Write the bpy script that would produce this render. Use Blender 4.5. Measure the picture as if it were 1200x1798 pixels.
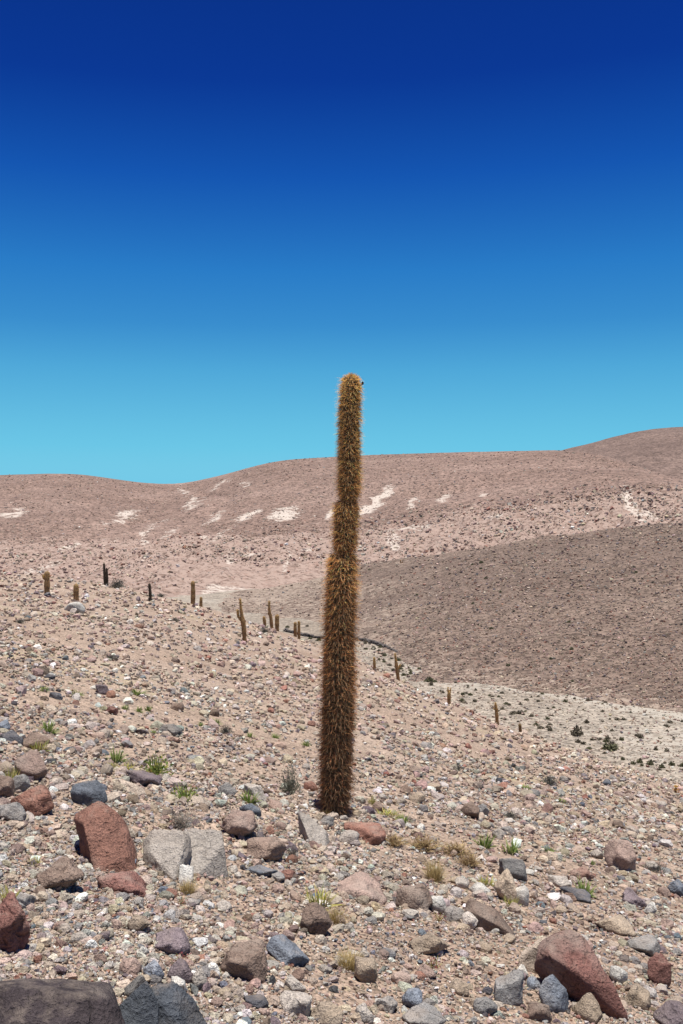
import bpy, bmesh, math, random
import numpy as np
from mathutils import Vector, Matrix, Euler

random.seed(7)
RNG = np.random.default_rng(11)
scene = bpy.context.scene
col = scene.collection
for o in list(bpy.data.objects):
    bpy.data.objects.remove(o)

# ------------------------------------------------------------------ camera
FPX = 1748.0                 # focal length in photograph pixels (35 mm lens on 35 mm film)
CX, CY = 600.0, 899.0
cd = bpy.data.cameras.new('camera')
cam = bpy.data.objects.new('camera', cd)
col.objects.link(cam)
cam.location = (0, 0, 0)     # eye level is z = 0
cam.rotation_euler = (math.radians(90), 0, 0)
cd.sensor_fit = 'VERTICAL'
cd.sensor_height = 36.0
cd.lens = 35.0
cd.clip_start = 0.05
cd.clip_end = 9000
scene.camera = cam

# ------------------------------------------------------------------ sky, sun, exposure
SUN = Vector((0.05, -0.10, 1.0)).normalized()      # direction towards the sun, almost overhead
elev = math.asin(SUN.z)
azim = math.atan2(SUN.x, SUN.y)
world = bpy.data.worlds.new('World')
scene.world = world
world.use_nodes = True
wn = world.node_tree.nodes
wl = world.node_tree.links
wn.clear()
sky = wn.new('ShaderNodeTexSky')
sky.sky_type = 'NISHITA'
sky.sun_disc = False
sky.sun_elevation = elev
sky.sun_rotation = azim
sky.altitude = 3200
sky.air_density = 1.0
sky.dust_density = 0.0
sky.ozone_density = 6.0
# the sky's own brightness read through the film's steep, saturated response
S = 0.06
EXPO = 2 ** 0.57
sep = wn.new('ShaderNodeSeparateColor')
mr = wn.new('ShaderNodeMapRange'); mr.inputs['From Min'].default_value = 0.15 / S; mr.inputs['From Max'].default_value = 0.45 / S
com = wn.new('ShaderNodeValToRGB')
STOPS = [(0.15, (8, 38, 116)), (0.193, (11, 57, 149)), (0.2195, (21, 86, 177)), (0.2623, (42, 124, 199)), (0.30, (58, 142, 206)), (0.3419, (80, 168, 217)), (0.4233, (108, 198, 230)), (0.45, (124, 205, 232))]
def lin(c): c = c / 255; return c / 12.92 if c < 0.04045 else ((c + 0.055) / 1.055) ** 2.4
els = com.color_ramp.elements
while len(els) < len(STOPS): els.new(0.5)
for e, (p, c) in zip(els, STOPS):
    e.position = (p - 0.15) / 0.30; e.color = (*[lin(q) / EXPO for q in c], 1)
wl.new(sep.outputs[2], mr.inputs[0]); wl.new(mr.outputs[0], com.inputs[0])
bg = wn.new('ShaderNodeBackground'); bg.inputs['Strength'].default_value = 0.1
out = wn.new('ShaderNodeOutputWorld')
wl.new(sky.outputs[0], sep.inputs[0]); vm = wn.new('ShaderNodeVectorMath'); vm.operation = 'SCALE'; vm.inputs['Scale'].default_value = 10.0
wl.new(com.outputs[0], vm.inputs[0]); wl.new(vm.outputs[0], bg.inputs['Color']); wl.new(bg.outputs[0], out.inputs['Surface'])

sd = bpy.data.lights.new('sun', 'SUN')
sd.energy = 5.0
sd.angle = math.radians(0.53)
sd.color = (1.0, 0.965, 0.90)
sun = bpy.data.objects.new('sun', sd)
col.objects.link(sun)
sun.rotation_euler = SUN.to_track_quat('Z', 'Y').to_euler()

scene.view_settings.view_transform = 'Standard'
scene.view_settings.look = 'None'
scene.view_settings.exposure = 0.57
scene.view_settings.gamma = 1.0
scene.render.resolution_x = 683
scene.render.resolution_y = 1024

# ------------------------------------------------------------------ helpers
def hash3(i, j, k):
    n = (i.astype(np.int64) * 374761393 + j.astype(np.int64) * 668265263 + k.astype(np.int64) * 1440662683) & 0x7fffffff
    n = ((n ^ (n >> 13)) * 1274126177) & 0x7fffffff
    n = n ^ (n >> 16)
    return (n & 0xffff) / 32767.5 - 1.0

def vnoise(x, y, z=None):
    """value noise in -1..1"""
    x = np.asarray(x, float); y = np.asarray(y, float)
    z = np.zeros_like(x) if z is None else np.asarray(z, float)
    xi, yi, zi = np.floor(x), np.floor(y), np.floor(z)
    fx, fy, fz = x - xi, y - yi, z - zi
    fx = fx * fx * fx * (fx * (fx * 6 - 15) + 10); fy = fy * fy * fy * (fy * (fy * 6 - 15) + 10); fz = fz * fz * (3 - 2 * fz)
    def c(a, b, d): return hash3(xi + a, yi + b, zi + d)
    def lerp(a, b, t): return a + (b - a) * t
    a = lerp(lerp(c(0, 0, 0), c(1, 0, 0), fx), lerp(c(0, 1, 0), c(1, 1, 0), fx), fy)
    if np.all(fz == 0):
        return a
    b = lerp(lerp(c(0, 0, 1), c(1, 0, 1), fx), lerp(c(0, 1, 1), c(1, 1, 1), fx), fy)
    return lerp(a, b, fz)

def fbm(x, y, z=None, octs=3):
    s, a, f = 0.0, 1.0, 1.0
    for o in range(octs):
        s = s + a * vnoise(x * f + 17.3 * o, y * f - 9.1 * o, None if z is None else z * f + 5.7 * o)
        a *= 0.5; f *= 2.03
    return s

def sstep(a, b, x):
    t = np.clip((x - a) / (b - a), 0, 1)
    return t * t * (3 - 2 * t)

def new_mesh(name, verts, faces, attr=None, smooth=False, mat=None):
    """verts (N,3), faces (M,k) all of one size; attr: dict name -> (N,4) point colours"""
    me = bpy.data.meshes.new(name)
    verts = np.ascontiguousarray(verts, dtype=np.float32)
    faces = np.ascontiguousarray(faces, dtype=np.int32)
    n, (m, k) = len(verts), faces.shape
    me.vertices.add(n); me.vertices.foreach_set('co', verts.ravel())
    me.loops.add(m * k); me.loops.foreach_set('vertex_index', faces.ravel())
    me.polygons.add(m)
    me.polygons.foreach_set('loop_start', np.arange(0, m * k, k, dtype=np.int32))
    me.polygons.foreach_set('loop_total', np.full(m, k, dtype=np.int32))
    me.polygons.foreach_set('use_smooth', np.full(m, smooth, dtype=bool))
    me.update(calc_edges=True)
    if attr:
        for an, av in attr.items():
            a = me.attributes.new(an, 'FLOAT_COLOR', 'POINT')
            av = np.asarray(av, dtype=np.float32)
            if av.shape[1] == 3:
                av = np.hstack([av, np.ones((len(av), 1), np.float32)])
            a.data.foreach_set('color', av.ravel())
    if mat:
        me.materials.append(mat)
    return me

def link(name, me, parent=None, label=None, cat=None, group=None, kind=None):
    o = bpy.data.objects.new(name, me)
    col.objects.link(o)
    if parent: o.parent = parent
    if label: o['label'] = label
    if cat: o['category'] = cat
    if group: o['group'] = group
    if kind: o['kind'] = kind
    return o

# ------------------------------------------------------------------ materials
def nmat(name):
    m = bpy.data.materials.new(name); m.use_nodes = True
    nt = m.node_tree; nt.nodes.clear()
    o = nt.nodes.new('ShaderNodeOutputMaterial')
    b = nt.nodes.new('ShaderNodeBsdfPrincipled')
    b.inputs['Roughness'].default_value = 0.95
    b.inputs['Specular IOR Level'].default_value = 0.15
    nt.links.new(b.outputs[0], o.inputs[0])
    return m, nt, b, o

def N(nt, t, **kw):
    n = nt.nodes.new(t)
    for k, v in kw.items():
        if k.startswith('i_'):
            key = k[2:]
            n.inputs[int(key) if key.isdigit() else key.replace('_', ' ')].default_value = v
        else:
            setattr(n, k, v)
    return n

def mixc(nt, fac, a, b, mode='MIX'):
    n = nt.nodes.new('ShaderNodeMix'); n.data_type = 'RGBA'; n.blend_type = mode
    for idx, v in ((0, fac), (6, a), (7, b)):
        if isinstance(v, bpy.types.NodeSocket): nt.links.new(v, n.inputs[idx])
        elif idx == 0: n.inputs[0].default_value = v
        else: n.inputs[idx].default_value = (*v[:3], 1)
    return n.outputs[2]

def ramp(nt, fac, stops):
    n = nt.nodes.new('ShaderNodeValToRGB')
    e = n.color_ramp.elements
    while len(e) < len(stops): e.new(0.5)
    for el, (p, c) in zip(e, stops):
        el.position = p; el.color = (*c, 1) if len(c) == 3 else c
    nt.links.new(fac, n.inputs[0])
    return n.outputs[0]

def bump(nt, height, strength, dist, bsdf, prev=None):
    b = nt.nodes.new('ShaderNodeBump')
    b.inputs['Strength'].default_value = strength
    b.inputs['Distance'].default_value = dist
    nt.links.new(height, b.inputs['Height'])
    if prev: nt.links.new(prev, b.inputs['Normal'])
    if bsdf: nt.links.new(b.outputs[0], bsdf.inputs['Normal'])
    return b.outputs[0]

def noise(nt, scale, detail=4, rough=0.6, vec=None):
    n = N(nt, 'ShaderNodeTexNoise')
    n.inputs['Scale'].default_value = scale; n.inputs['Detail'].default_value = detail; n.inputs['Roughness'].default_value = rough
    if vec: nt.links.new(vec, n.inputs['Vector'])
    return n.outputs[0]

def G(v): return (v, v, v)
ALB = 0.80
def A(c): return tuple(q * ALB for q in c)

def mat_rock(name, per_object, pit=0.0):
    m, nt, b, o = nmat(name)
    tc = N(nt, 'ShaderNodeTexCoord')
    if per_object:
        oi = N(nt, 'ShaderNodeObjectInfo'); base = oi.outputs['Color']
        geo = N(nt, 'ShaderNodeNewGeometry'); vec = geo.outputs['Position']
    else:
        at = N(nt, 'ShaderNodeAttribute', attribute_name='tint'); base = at.outputs['Color']
        vec = tc.outputs['Object']
    n1 = noise(nt, 9, 5, 0.65, vec)
    c = mixc(nt, 1.0, base, ramp(nt, n1, [(0.28, G(0.72)), (0.5, G(1.0)), (0.75, G(1.3))]), 'MULTIPLY')
    n2 = noise(nt, 95, 3, 0.7, vec)
    c = mixc(nt, 1.0, c, ramp(nt, n2, [(0.3, G(0.68)), (0.5, G(1.0)), (0.72, G(1.4))]), 'MULTIPLY')
    n4 = noise(nt, 3.3, 3, 0.6, vec)          # dust and lichen washes
    c = mixc(nt, ramp(nt, n4, [(0.52, G(0)), (0.7, G(0.45))]), c, A((0.44, 0.37, 0.31)))
    if per_object:
        vc = N(nt, 'ShaderNodeTexVoronoi', feature='DISTANCE_TO_EDGE'); vc.inputs['Scale'].default_value = 3.4
        wv = N(nt, 'ShaderNodeTexNoise'); wv.inputs['Scale'].default_value = 6; nt.links.new(vec, wv.inputs['Vector'])
        ad = N(nt, 'ShaderNodeMix', data_type='VECTOR'); ad.inputs[0].default_value = 0.22
        nt.links.new(vec, ad.inputs[4]); nt.links.new(wv.outputs['Color'], ad.inputs[5]); nt.links.new(ad.outputs[1], vc.inputs['Vector'])
        crack = ramp(nt, vc.outputs[0], [(0.0, G(0)), (0.022, G(1))])
        c = mixc(nt, 1.0, c, ramp(nt, crack, [(0.0, G(0.78)), (1.0, G(1))]), 'MULTIPLY')
        # dust that has settled on upward faces
        sx = N(nt, 'ShaderNodeSeparateXYZ'); nt.links.new(geo.outputs['Normal'], sx.inputs[0])
        nd = noise(nt, 14, 4, 0.7, vec)
        du = N(nt, 'ShaderNodeMath', operation='MULTIPLY'); nt.links.new(sx.outputs[2], du.inputs[0]); nt.links.new(nd, du.inputs[1])
        c = mixc(nt, ramp(nt, du.outputs[0], [(0.40, G(0)), (0.66, G(0.42))]), c, A((0.42, 0.34, 0.275)))
    nt.links.new(c, b.inputs['Base Color'])
    nn = bump(nt, n1, 0.8, 0.07, None)
    if per_object: nn = bump(nt, crack, 0.45, 0.015, None, nn)
    if pit:
        vo = N(nt, 'ShaderNodeTexVoronoi'); vo.inputs['Scale'].default_value = 38
        nt.links.new(vec, vo.inputs['Vector'])
        nn = bump(nt, ramp(nt, vo.outputs['Distance'], [(0.0, G(0)), (0.4, G(1))]), pit, 0.02, None, nn)
    bump(nt, n2, 0.8, 0.016, b, nn)
    return m

M_ROCK = mat_rock('rock', True)
M_LAVA = mat_rock('pitted_rock', True, 0.55)
M_STONES = mat_rock('loose_stones', False)

def mat_ground(name, stops, scale_big, scale_mid, peb, bumpd, tint=True):
    """dusty ground: broad patches, mid-size mottling, pebble grain; 'tint' attribute multiplies (bare pale ground)"""
    m, nt, b, o = nmat(name)
    tc = N(nt, 'ShaderNodeTexCoord'); vec = tc.outputs['Object']
    nb = noise(nt, scale_big, 5, 0.6, vec)
    c = ramp(nt, nb, [(p, A(q)) for p, q in stops])
    nm = noise(nt, scale_mid, 5, 0.7, vec)
    c = mixc(nt, 1.0, c, ramp(nt, nm, [(0.3, G(0.72)), (0.5, G(1.0)), (0.7, G(1.25))]), 'MULTIPLY')
    vo = N(nt, 'ShaderNodeTexVoronoi'); vo.inputs['Scale'].default_value = peb
    nt.links.new(vec, vo.inputs['Vector'])
    pc = N(nt, 'ShaderNodeSeparateColor'); nt.links.new(vo.outputs['Color'], pc.inputs[0])
    c = mixc(nt, 1.0, c, ramp(nt, pc.outputs[0], [(0.0, G(0.5)), (0.45, G(1.0)), (1.0, G(1.45))]), 'MULTIPLY')
    if tint:
        at = N(nt, 'ShaderNodeAttribute', attribute_name='tint')
        # tint: rgb = bare-earth colour, alpha = how much of it shows
        nbk = noise(nt, scale_mid * 2.6, 6, 0.75, vec)
        ma = N(nt, 'ShaderNodeMath', operation='MULTIPLY_ADD'); ma.inputs[1].default_value = 3.0; ma.inputs[2].default_value = -1.55
        nt.links.new(nbk, ma.inputs[0])
        ad = N(nt, 'ShaderNodeMath', operation='ADD', use_clamp=True)
        nt.links.new(at.outputs['Alpha'], ad.inputs[0]); nt.links.new(ma.outputs[0], ad.inputs[1])
        st = ramp(nt, ad.outputs[0], [(0.38, G(0)), (0.68, G(1))])
        gt = N(nt, 'ShaderNodeMath', operation='MULTIPLY', use_clamp=True)
        s3 = N(nt, 'ShaderNodeMath', operation='MULTIPLY', use_clamp=True); s3.inputs[1].default_value = 5.0
        nt.links.new(at.outputs['Alpha'], s3.inputs[0])
        nt.links.new(st, gt.inputs[0]); nt.links.new(s3.outputs[0], gt.inputs[1])
        c = mixc(nt, gt.outputs[0], c, at.outputs['Color'])
    nt.links.new(c, b.inputs['Base Color'])
    nn = bump(nt, nm, 0.7, bumpd * 3, None)
    bump(nt, ramp(nt, vo.outputs['Distance'], [(0.0, G(1)), (0.6, G(0))]), 0.8, bumpd, b, nn)
    return m

M_HILLSIDE = mat_ground('hillside_earth', [(0.3, (0.30, 0.215, 0.16)), (0.5, (0.355, 0.264, 0.20)), (0.7, (0.40, 0.308, 0.242))], 0.22, 2.6, 42, 0.012, True)
M_VALLEY = mat_ground('valley_sand', [(0.3, (0.25, 0.205, 0.16)), (0.5, (0.31, 0.262, 0.21)), (0.7, (0.36, 0.315, 0.255))], 0.03, 0.35, 3.0, 0.05)
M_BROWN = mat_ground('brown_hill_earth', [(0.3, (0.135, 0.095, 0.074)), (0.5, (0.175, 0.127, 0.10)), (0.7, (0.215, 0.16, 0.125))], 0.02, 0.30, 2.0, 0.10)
M_MOUNT = mat_ground('mountain_earth', [(0.3, (0.195, 0.132, 0.105)), (0.5, (0.238, 0.163, 0.131)), (0.7, (0.285, 0.20, 0.163))], 0.012, 0.16, 0.9, 0.25)
M_FAR = mat_ground('far_hill_earth', [(0.3, (0.15, 0.105, 0.086)), (0.5, (0.185, 0.13, 0.107)), (0.7, (0.22, 0.158, 0.13))], 0.01, 0.12, 0.7, 0.3)

def mat_attr(name, rough=0.8, trans=0.0, nscale=0):
    m, nt, b, o = nmat(name)
    at = N(nt, 'ShaderNodeAttribute', attribute_name='tint')
    c = at.outputs['Color']
    if nscale:
        tc = N(nt, 'ShaderNodeTexCoord')
        c = mixc(nt, 1.0, c, ramp(nt, noise(nt, nscale, 3, 0.6, tc.outputs['Object']), [(0.3, G(0.65)), (0.7, G(1.3))]), 'MULTIPLY')
    nt.links.new(c, b.inputs['Base Color'])
    b.inputs['Roughness'].default_value = rough
    if trans:
        t = N(nt, 'ShaderNodeBsdfTranslucent'); nt.links.new(c, t.inputs[0])
        mx = N(nt, 'ShaderNodeMixShader'); mx.inputs[0].default_value = trans
        nt.links.new(b.outputs[0], mx.inputs[1]); nt.links.new(t.outputs[0], mx.inputs[2])
        nt.links.new(mx.outputs[0], o.inputs[0])
    return m

M_SKIN = mat_attr('cactus_skin', 0.7, 0, 25)
M_SPINE = mat_attr('cactus_spines', 0.45, 0.65)
M_LEAF = mat_attr('leaves', 0.7, 0.25)

# ------------------------------------------------------------------ the lie of the land
def pu(px): return (np.asarray(px, float) - CX) / FPX
def pv(py): return (CY - np.asarray(py, float)) / FPX

def smooth_interp(u, pts, sm=0.02):
    """piecewise-linear table over image columns, softened"""
    xs = pu([p[0] for p in pts]); ys = np.array([p[1] for p in pts], float)
    acc = 0
    for k, w in ((-1.5, 1), (-0.75, 2), (0, 2), (0.75, 2), (1.5, 1)):
        acc = acc + w * np.interp(u + k * sm, xs, ys)
    return acc / 8.0

def direction(x, y):
    """column u and depth d of a ground point, continued smoothly round behind the viewer"""
    r = np.hypot(x, y)
    th = np.arctan2(x, y)
    lim = math.atan(0.7)
    a = np.abs(th)
    u = np.where(a < lim, np.tan(np.clip(a, 0, lim)), 0.7 * np.cos((a - lim) / (math.pi - lim) * math.pi / 2)) * np.sign(th)
    d = np.where(a < lim, y, r * math.cos(lim))
    return u, d

VALLEY = -22.0
EDGE = [(-600, 960), (-200, 985), (0, 1001), (170, 1019), (263, 1040), (340, 1056), (420, 1086), (530, 1115), (600, 1140), (700, 1188), (800, 1236), (900, 1279), (1000, 1311), (1100, 1341), (1200, 1371), (1500, 1440), (1800, 1500)]
REACH = [(-600, 140), (0, 125), (340, 115), (600, 100), (800, 88), (1000, 78), (1200, 68), (1800, 60)]

def h_hillside(x, y, detail=True):
    u, d = direction(x, y)
    ve = pv(smooth_interp(u, EDGE)); R = smooth_interp(u, REACH, 0.04)
    dip = 2.0 * sstep(12, 60, d)
    g = ve + 3.65 / R
    w = sstep(9, 42, d)
    plane = -0.118 * y - 0.25 * x
    z = -1.65 - dip * w + (1 - w) * plane + w * d * g
    over = np.maximum(d - R * 0.93, 0)
    z = z - over ** 2 / 55.0
    z = z + 0.16 * fbm(x / 9.0, y / 9.0, octs=2) * sstep(8, 30, d)
    if detail:
        z = z + 0.030 * fbm(x / 0.8 + 3, y / 0.8, octs=3) * 1.0 + 0.07 * np.exp(-((x + 0.07) ** 2 + (y - 8.95) ** 2) / 0.12) + 0.12 * fbm(x / 3.1 + 7, y / 3.1 - 4, octs=2) * sstep(10, 26, d)
    return z

def h_valley(x, y):
    return VALLEY + 0.35 * fbm(x / 30.0, y / 30.0, octs=3)

B_FOOT = [(300, 1046), (360, 1049), (400, 1058), (480, 1076), (560, 1102), (640, 1124), (690, 1152), (720, 1174), (800, 1196), (900, 1213), (1050, 1233), (1200, 1250), (1800, 1330)]
B_TOP = [(300, 1051), (360, 1046), (400, 1041), (480, 1031), (560, 1017), (640, 990), (720, 978), (800, 966), (900, 950), (1000, 936), (1200, 918), (1500, 890), (1800, 870)]
B_DIST = [(300, 255), (400, 262), (480, 275), (560, 280), (640, 275), (900, 252), (1200, 235), (1800, 225)]

def h_brown(x, y):
    u, d = direction(x, y)
    foot = VALLEY / pv(smooth_interp(u, B_FOOT))
    D1 = smooth_interp(u, B_DIST); zt = pv(smooth_interp(u, B_TOP)) * D1
    t = (d - foot) / np.maximum(D1 - foot, 1)
    t = np.clip(t, -0.6, 3)
    rise = np.where(t < 0, t * 0.5, 1.0)
    rise = np.where((t >= 0) & (t < 1), t * (1.18 - 0.18 * t), rise)
    z = VALLEY + (zt - VALLEY) * rise
    z = z - np.maximum(d - D1, 0) ** 1.25 * 0.10
    z = z - 6 * (1 - sstep(-0.165, -0.115, u))
    z = z + 0.55 * fbm(x / 26.0 + 3, y / 26.0, octs=3) + 0.18 * fbm(x / 5.0, y / 5.0, octs=2)
    return z

M_TOP = [(-600, 815), (-200, 838), (0, 834), (100, 831), (150, 833), (200, 841), (260, 849), (320, 850), (400, 832), (450, 817), (500, 807), (640, 799), (800, 794), (900, 792), (990, 790), (1050, 796), (1100, 812), (1150, 828), (1200, 846), (1400, 870), (1800, 880)]
M_BREAK = [(-600, 950), (0, 952), (100, 955), (300, 945), (500, 936), (700, 925), (850, 900), (1000, 876), (1100, 858), (1200, 850), (1800, 885)]
M_BASE = [(-600, 215), (0, 225), (250, 240), (340, 250), (400, 262), (480, 284), (600, 306), (1800, 295)]
M_DB = [(-600, 440), (0, 430), (600, 425), (1200, 400), (1800, 400)]
M_DT = [(-600, 760), (300, 820), (600, 760), (1000, 720), (1200, 560), (1800, 520)]

def h_mount(x, y):
    u, d = direction(x, y)
    Db = smooth_interp(u, M_DB, 0.03); Dt = smooth_interp(u, M_DT, 0.03)
    zb = pv(smooth_interp(u, M_BREAK, 0.03)) * Db
    zt = pv(smooth_interp(u, M_TOP, 0.012)) * Dt
    Mb = smooth_interp(u, M_BASE, 0.02)
    t1 = (d - Mb) / (Db - Mb)
    t2 = np.clip((d - Db) / (Dt - Db), 0, 1)
    z = np.where(d < Db, VALLEY - 0.5 + (zb - VALLEY + 0.5) * np.clip(t1, -0.3, 1), zb + (zt - zb) * (1.22 * t2 - 0.22 * t2 ** 2.2))
    z = z - np.maximum(d - Dt, 0) * 0.10
    # drainage runnels slanting down the slope, and rough lower outcrops
    s = x * 0.93 + y * 0.36
    c = -x * 0.36 + y * 0.93
    mid = sstep(330, 460, d) * (1 - sstep(0.8, 1.0, t2))
    run = 1 - np.abs(vnoise(s / 34.0 + 0.5 * vnoise(x / 60, y / 60), c / 190.0))
    z = z - 2.6 * run ** 5 * mid + 1.0 * fbm(x / 45.0, y / 45.0, octs=3) * mid
    low = sstep(Mb + 4, Mb + 25, d) * (1 - sstep(0.0, 0.10, t2))
    z = z + low * (1.3 * fbm(x / 9.0, y / 12.0, octs=4) + 1.0 * (1 - np.abs(vnoise(x / 14.0, y / 20.0 + 4))) ** 4)
    return z

F_TOP = [(-600, 900), (700, 870), (960, 800), (985, 791), (1040, 777), (1100, 760), (1150, 752), (1200, 748), (1400, 735), (1800, 760)]

def h_far(x, y):
    u, d = direction(x, y)
    Dt = 1050.0
    zt = pv(smooth_interp(u, F_TOP, 0.01)) * Dt
    t = np.clip((d - 560) / (Dt - 560), 0, 1)
    z = -10 + (zt + 10) * (1.3 * t - 0.3 * t * t) - np.maximum(d - Dt, 0) * 0.12
    run = 1 - np.abs(vnoise((x + 0.3 * y) / 70.0, (y - x) / 300.0))
    return z - 6 * run ** 6 * t * (1 - t) * 2 + 1.2 * fbm(x / 60, y / 60, octs=3)

class Surface:
    """a height function tabulated over column and depth, for fast sight-line tests"""
    def __init__(self, hf, d0, d1, nu=520, nd=620):
        self.u0, self.u1, self.l0, self.l1, self.nu, self.nd = -0.56, 0.56, math.log(d0), math.log(d1), nu, nd
        U, Ld = np.meshgrid(np.linspace(self.u0, self.u1, nu), np.linspace(self.l0, self.l1, nd), indexing='ij')
        D = np.exp(Ld)
        self.V = hf(U * D, D) / D          # slope seen from the eye
        self.D = np.exp(np.linspace(self.l0, self.l1, nd))
    def cast(self, px, py, lift=0.0):
        """where the sight line through a photograph pixel meets the surface; x, y, z, depth (nan = none)"""
        u = pu(np.atleast_1d(px)); v = pv(np.atleast_1d(py)); lift = np.broadcast_to(lift, u.shape)
        fu = np.clip((u - self.u0) / (self.u1 - self.u0) * (self.nu - 1), 0, self.nu - 1.001)
        iu = fu.astype(int); fu = fu - iu
        res = np.full(u.shape, np.nan)
        for c in range(0, len(u), 4000):
            k = slice(c, c + 4000)
            P = self.V[iu[k]] * (1 - fu[k])[:, None] + self.V[iu[k] + 1] * fu[k][:, None] + lift[k][:, None] / self.D[None, :]
            below = P > v[k][:, None]
            j = below.argmax(1); ok = below.any(1) & (j > 0)
            jj = np.maximum(j, 1); r = np.arange(len(jj))
            p0, p1 = P[r, jj - 1], P[r, jj]
            t = np.clip((v[k] - p0) / np.where(np.abs(p1 - p0) < 1e-9, 1e-9, p1 - p0), 0, 1)
            res[k] = np.where(ok, self.D[jj - 1] * (self.D[jj] / self.D[jj - 1]) ** t, np.nan)
        return u * res, res, v * res, res
    def foot(self, px, py, lift=0.0):
        """one pixel; slips down the picture until it finds the surface"""
        for k in range(40):
            r = [float(q[0]) for q in self.cast(px, py + k, lift)]
            if r[3] == r[3]: return r
        raise ValueError('no surface under %s %s' % (px, py))

S_HILL = Surface(h_hillside, 1.5, 160)
S_VALLEY = Surface(h_valley, 45, 420, 300, 300)
S_BROWN = Surface(h_brown, 85, 300, 400, 400)
S_MOUNT = Surface(h_mount, 215, 800, 400, 400)

# ------------------------------------------------------------------ sheets of ground
def sheet(name, hf, rings, thetas, mat, tint=None, closed=False):
    T, Rr = np.meshgrid(thetas, rings)
    X = np.sin(T) * Rr; Y = np.cos(T) * Rr
    Z = hf(X, Y)
    nr, ntt = X.shape
    V = np.stack([X, Y, Z], -1).reshape(-1, 3)
    i = np.arange(nr - 1)[:, None] * ntt + np.arange(ntt - 1)[None, :]
    F = np.stack([i, i + 1, i + 1 + ntt, i + ntt], -1).reshape(-1, 4)[:, ::-1]
    attr = None
    if tint is not None:
        attr = {'tint': tint(V)}
    me = new_mesh(name, V, F, attr, True, mat)
    return link(name, me, kind='structure')

def fan(step, inner=0.46, full=True):
    a = np.arange(-inner, inner + step / 2, step)
    if full:
        out_ = np.linspace(inner, math.pi, 46)[1:]
        a = np.concatenate([-out_[::-1], a, out_])
    else:
        out_ = np.linspace(inner, 1.0, 14)[1:]
        a = np.concatenate([-out_[::-1], a, out_])
    return a

def no_tint(V): return np.tile(np.array([0.5, 0.45, 0.38, 0.0]), (len(V), 1))

def in_px(V):
    return CX + FPX * V[:, 0] / np.maximum(V[:, 1], 0.1), CY - FPX * V[:, 2] / np.maximum(V[:, 1], 0.1)

# bare pale scars on the mountain: (px, py, length, width, tilt degrees above the horizontal, strength)
SCARS = [(18, 902, 62, 14, 8, 1.0), (222, 906, 52, 20, 12, 0.95), (185, 918, 40, 14, 10, 0.5), (335, 884, 38, 13, 58, 0.9), (322, 862, 34, 9, -30, 0.8),
         (352, 880, 32, 9, 30, 0.6), (385, 852, 46, 8, 30, 0.7), (430, 853, 26, 8, 25, 0.7), (258, 938, 40, 18, 55, 0.7), (275, 920, 60, 9, 25, 0.6), (375, 908, 60, 10, 28, 0.7),
         (435, 905, 60, 17, 24, 0.95), (500, 902, 66, 22, 14, 1.05), (395, 935, 90, 9, 32, 0.6), (578, 905, 36, 14, 50, 0.9), (665, 878, 80, 17, 42, 1.1), (648, 893, 46, 20, 25, 1.1),
         (722, 882, 40, 12, 50, 0.8), (776, 875, 30, 14, 20, 0.8), (845, 871, 16, 12, 0, 1.0), (838, 885, 30, 8, 0, 0.4), (505, 985, 8, 60, -14, 0.65), (402, 985, 16, 24, 0, 0.6),
         (120, 962, 60, 10, 22, 0.6), (70, 1000, 110, 9, 18, 0.5), (1110, 885, 18, 80, 24, 0.9), (1135, 905, 45, 24, -10, 0.75), (1092, 868, 20, 18, 0, 0.7), (690, 950, 30, 60, 20, 0.5), (620, 960, 60, 30, 10, 0.35),
         (740, 925, 80, 16, 12, 0.45), (860, 912, 60, 14, 14, 0.4), (545, 965, 60, 34, 10, 0.35), (440, 975, 90, 16, 10, 0.35), (250, 975, 60, 10, 20, 0.35), (300, 935, 60, 14, 35, 0.5)]

def tint_mount(V):
    px, py = in_px(V)
    a = np.zeros(len(V))
    jx = 7 * fbm(V[:, 0] / 14, V[:, 1] / 14, octs=2); jy = 5 * fbm(V[:, 0] / 11 + 40, V[:, 1] / 11, octs=2)
    for (x, y, L, W, t, s) in SCARS:
        t = math.radians(t)
        dx, dy = px + jx - x, -(py + jy - y)
        p = dx * math.cos(t) + dy * math.sin(t); q = -dx * math.sin(t) + dy * math.cos(t)
        a = np.maximum(a, s * np.exp(-((p / (L * 0.5)) ** 2 + (q / (W * 0.5)) ** 2) * 1.1))
    ss = V[:, 0] * 0.93 + V[:, 1] * 0.36; cc = -V[:, 0] * 0.36 + V[:, 1] * 0.93
    chute = (1 - np.abs(vnoise(ss / 17.0 + 0.6 * vnoise(V[:, 0] / 40, V[:, 1] / 40), cc / 150.0 + 7))) ** 9
    where = np.exp(-(((px - 430) / 330) ** 2 + ((py - 915) / 48) ** 2)) * 0.9 + np.exp(-(((px - 720) / 130) ** 2 + ((py - 900) / 40) ** 2)) * 0.5
    a = np.maximum(a, 0.75 * chute * np.clip(where, 0, 1) * np.clip(0.6 + fbm(V[:, 0] / 30 + 3, V[:, 1] / 30, octs=2), 0, 1))
    # pale apron of sand along the mountain's foot
    u, d = direction(V[:, 0], V[:, 1])
    a = np.maximum(a, 0.5 * (1 - sstep(270, 300, d)) * sstep(300, 400, px))
    out_ = np.empty((len(V), 4)); Db = smooth_interp(u, M_DB, 0.03)
    band = 0.62 * (1 - sstep(Db - 12, Db + 26, d + 14 * fbm(V[:, 0] / 25, V[:, 1] / 25, octs=2)))
    k = (a > 0.3)[:, None]
    out_[:, :3] = np.where(k, np.array(A((0.56, 0.48, 0.41)))[None], np.array(A((0.385, 0.285, 0.235)))[None]); out_[:, 3] = np.clip(np.maximum(a, band), 0, 1)
    return out_

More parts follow.
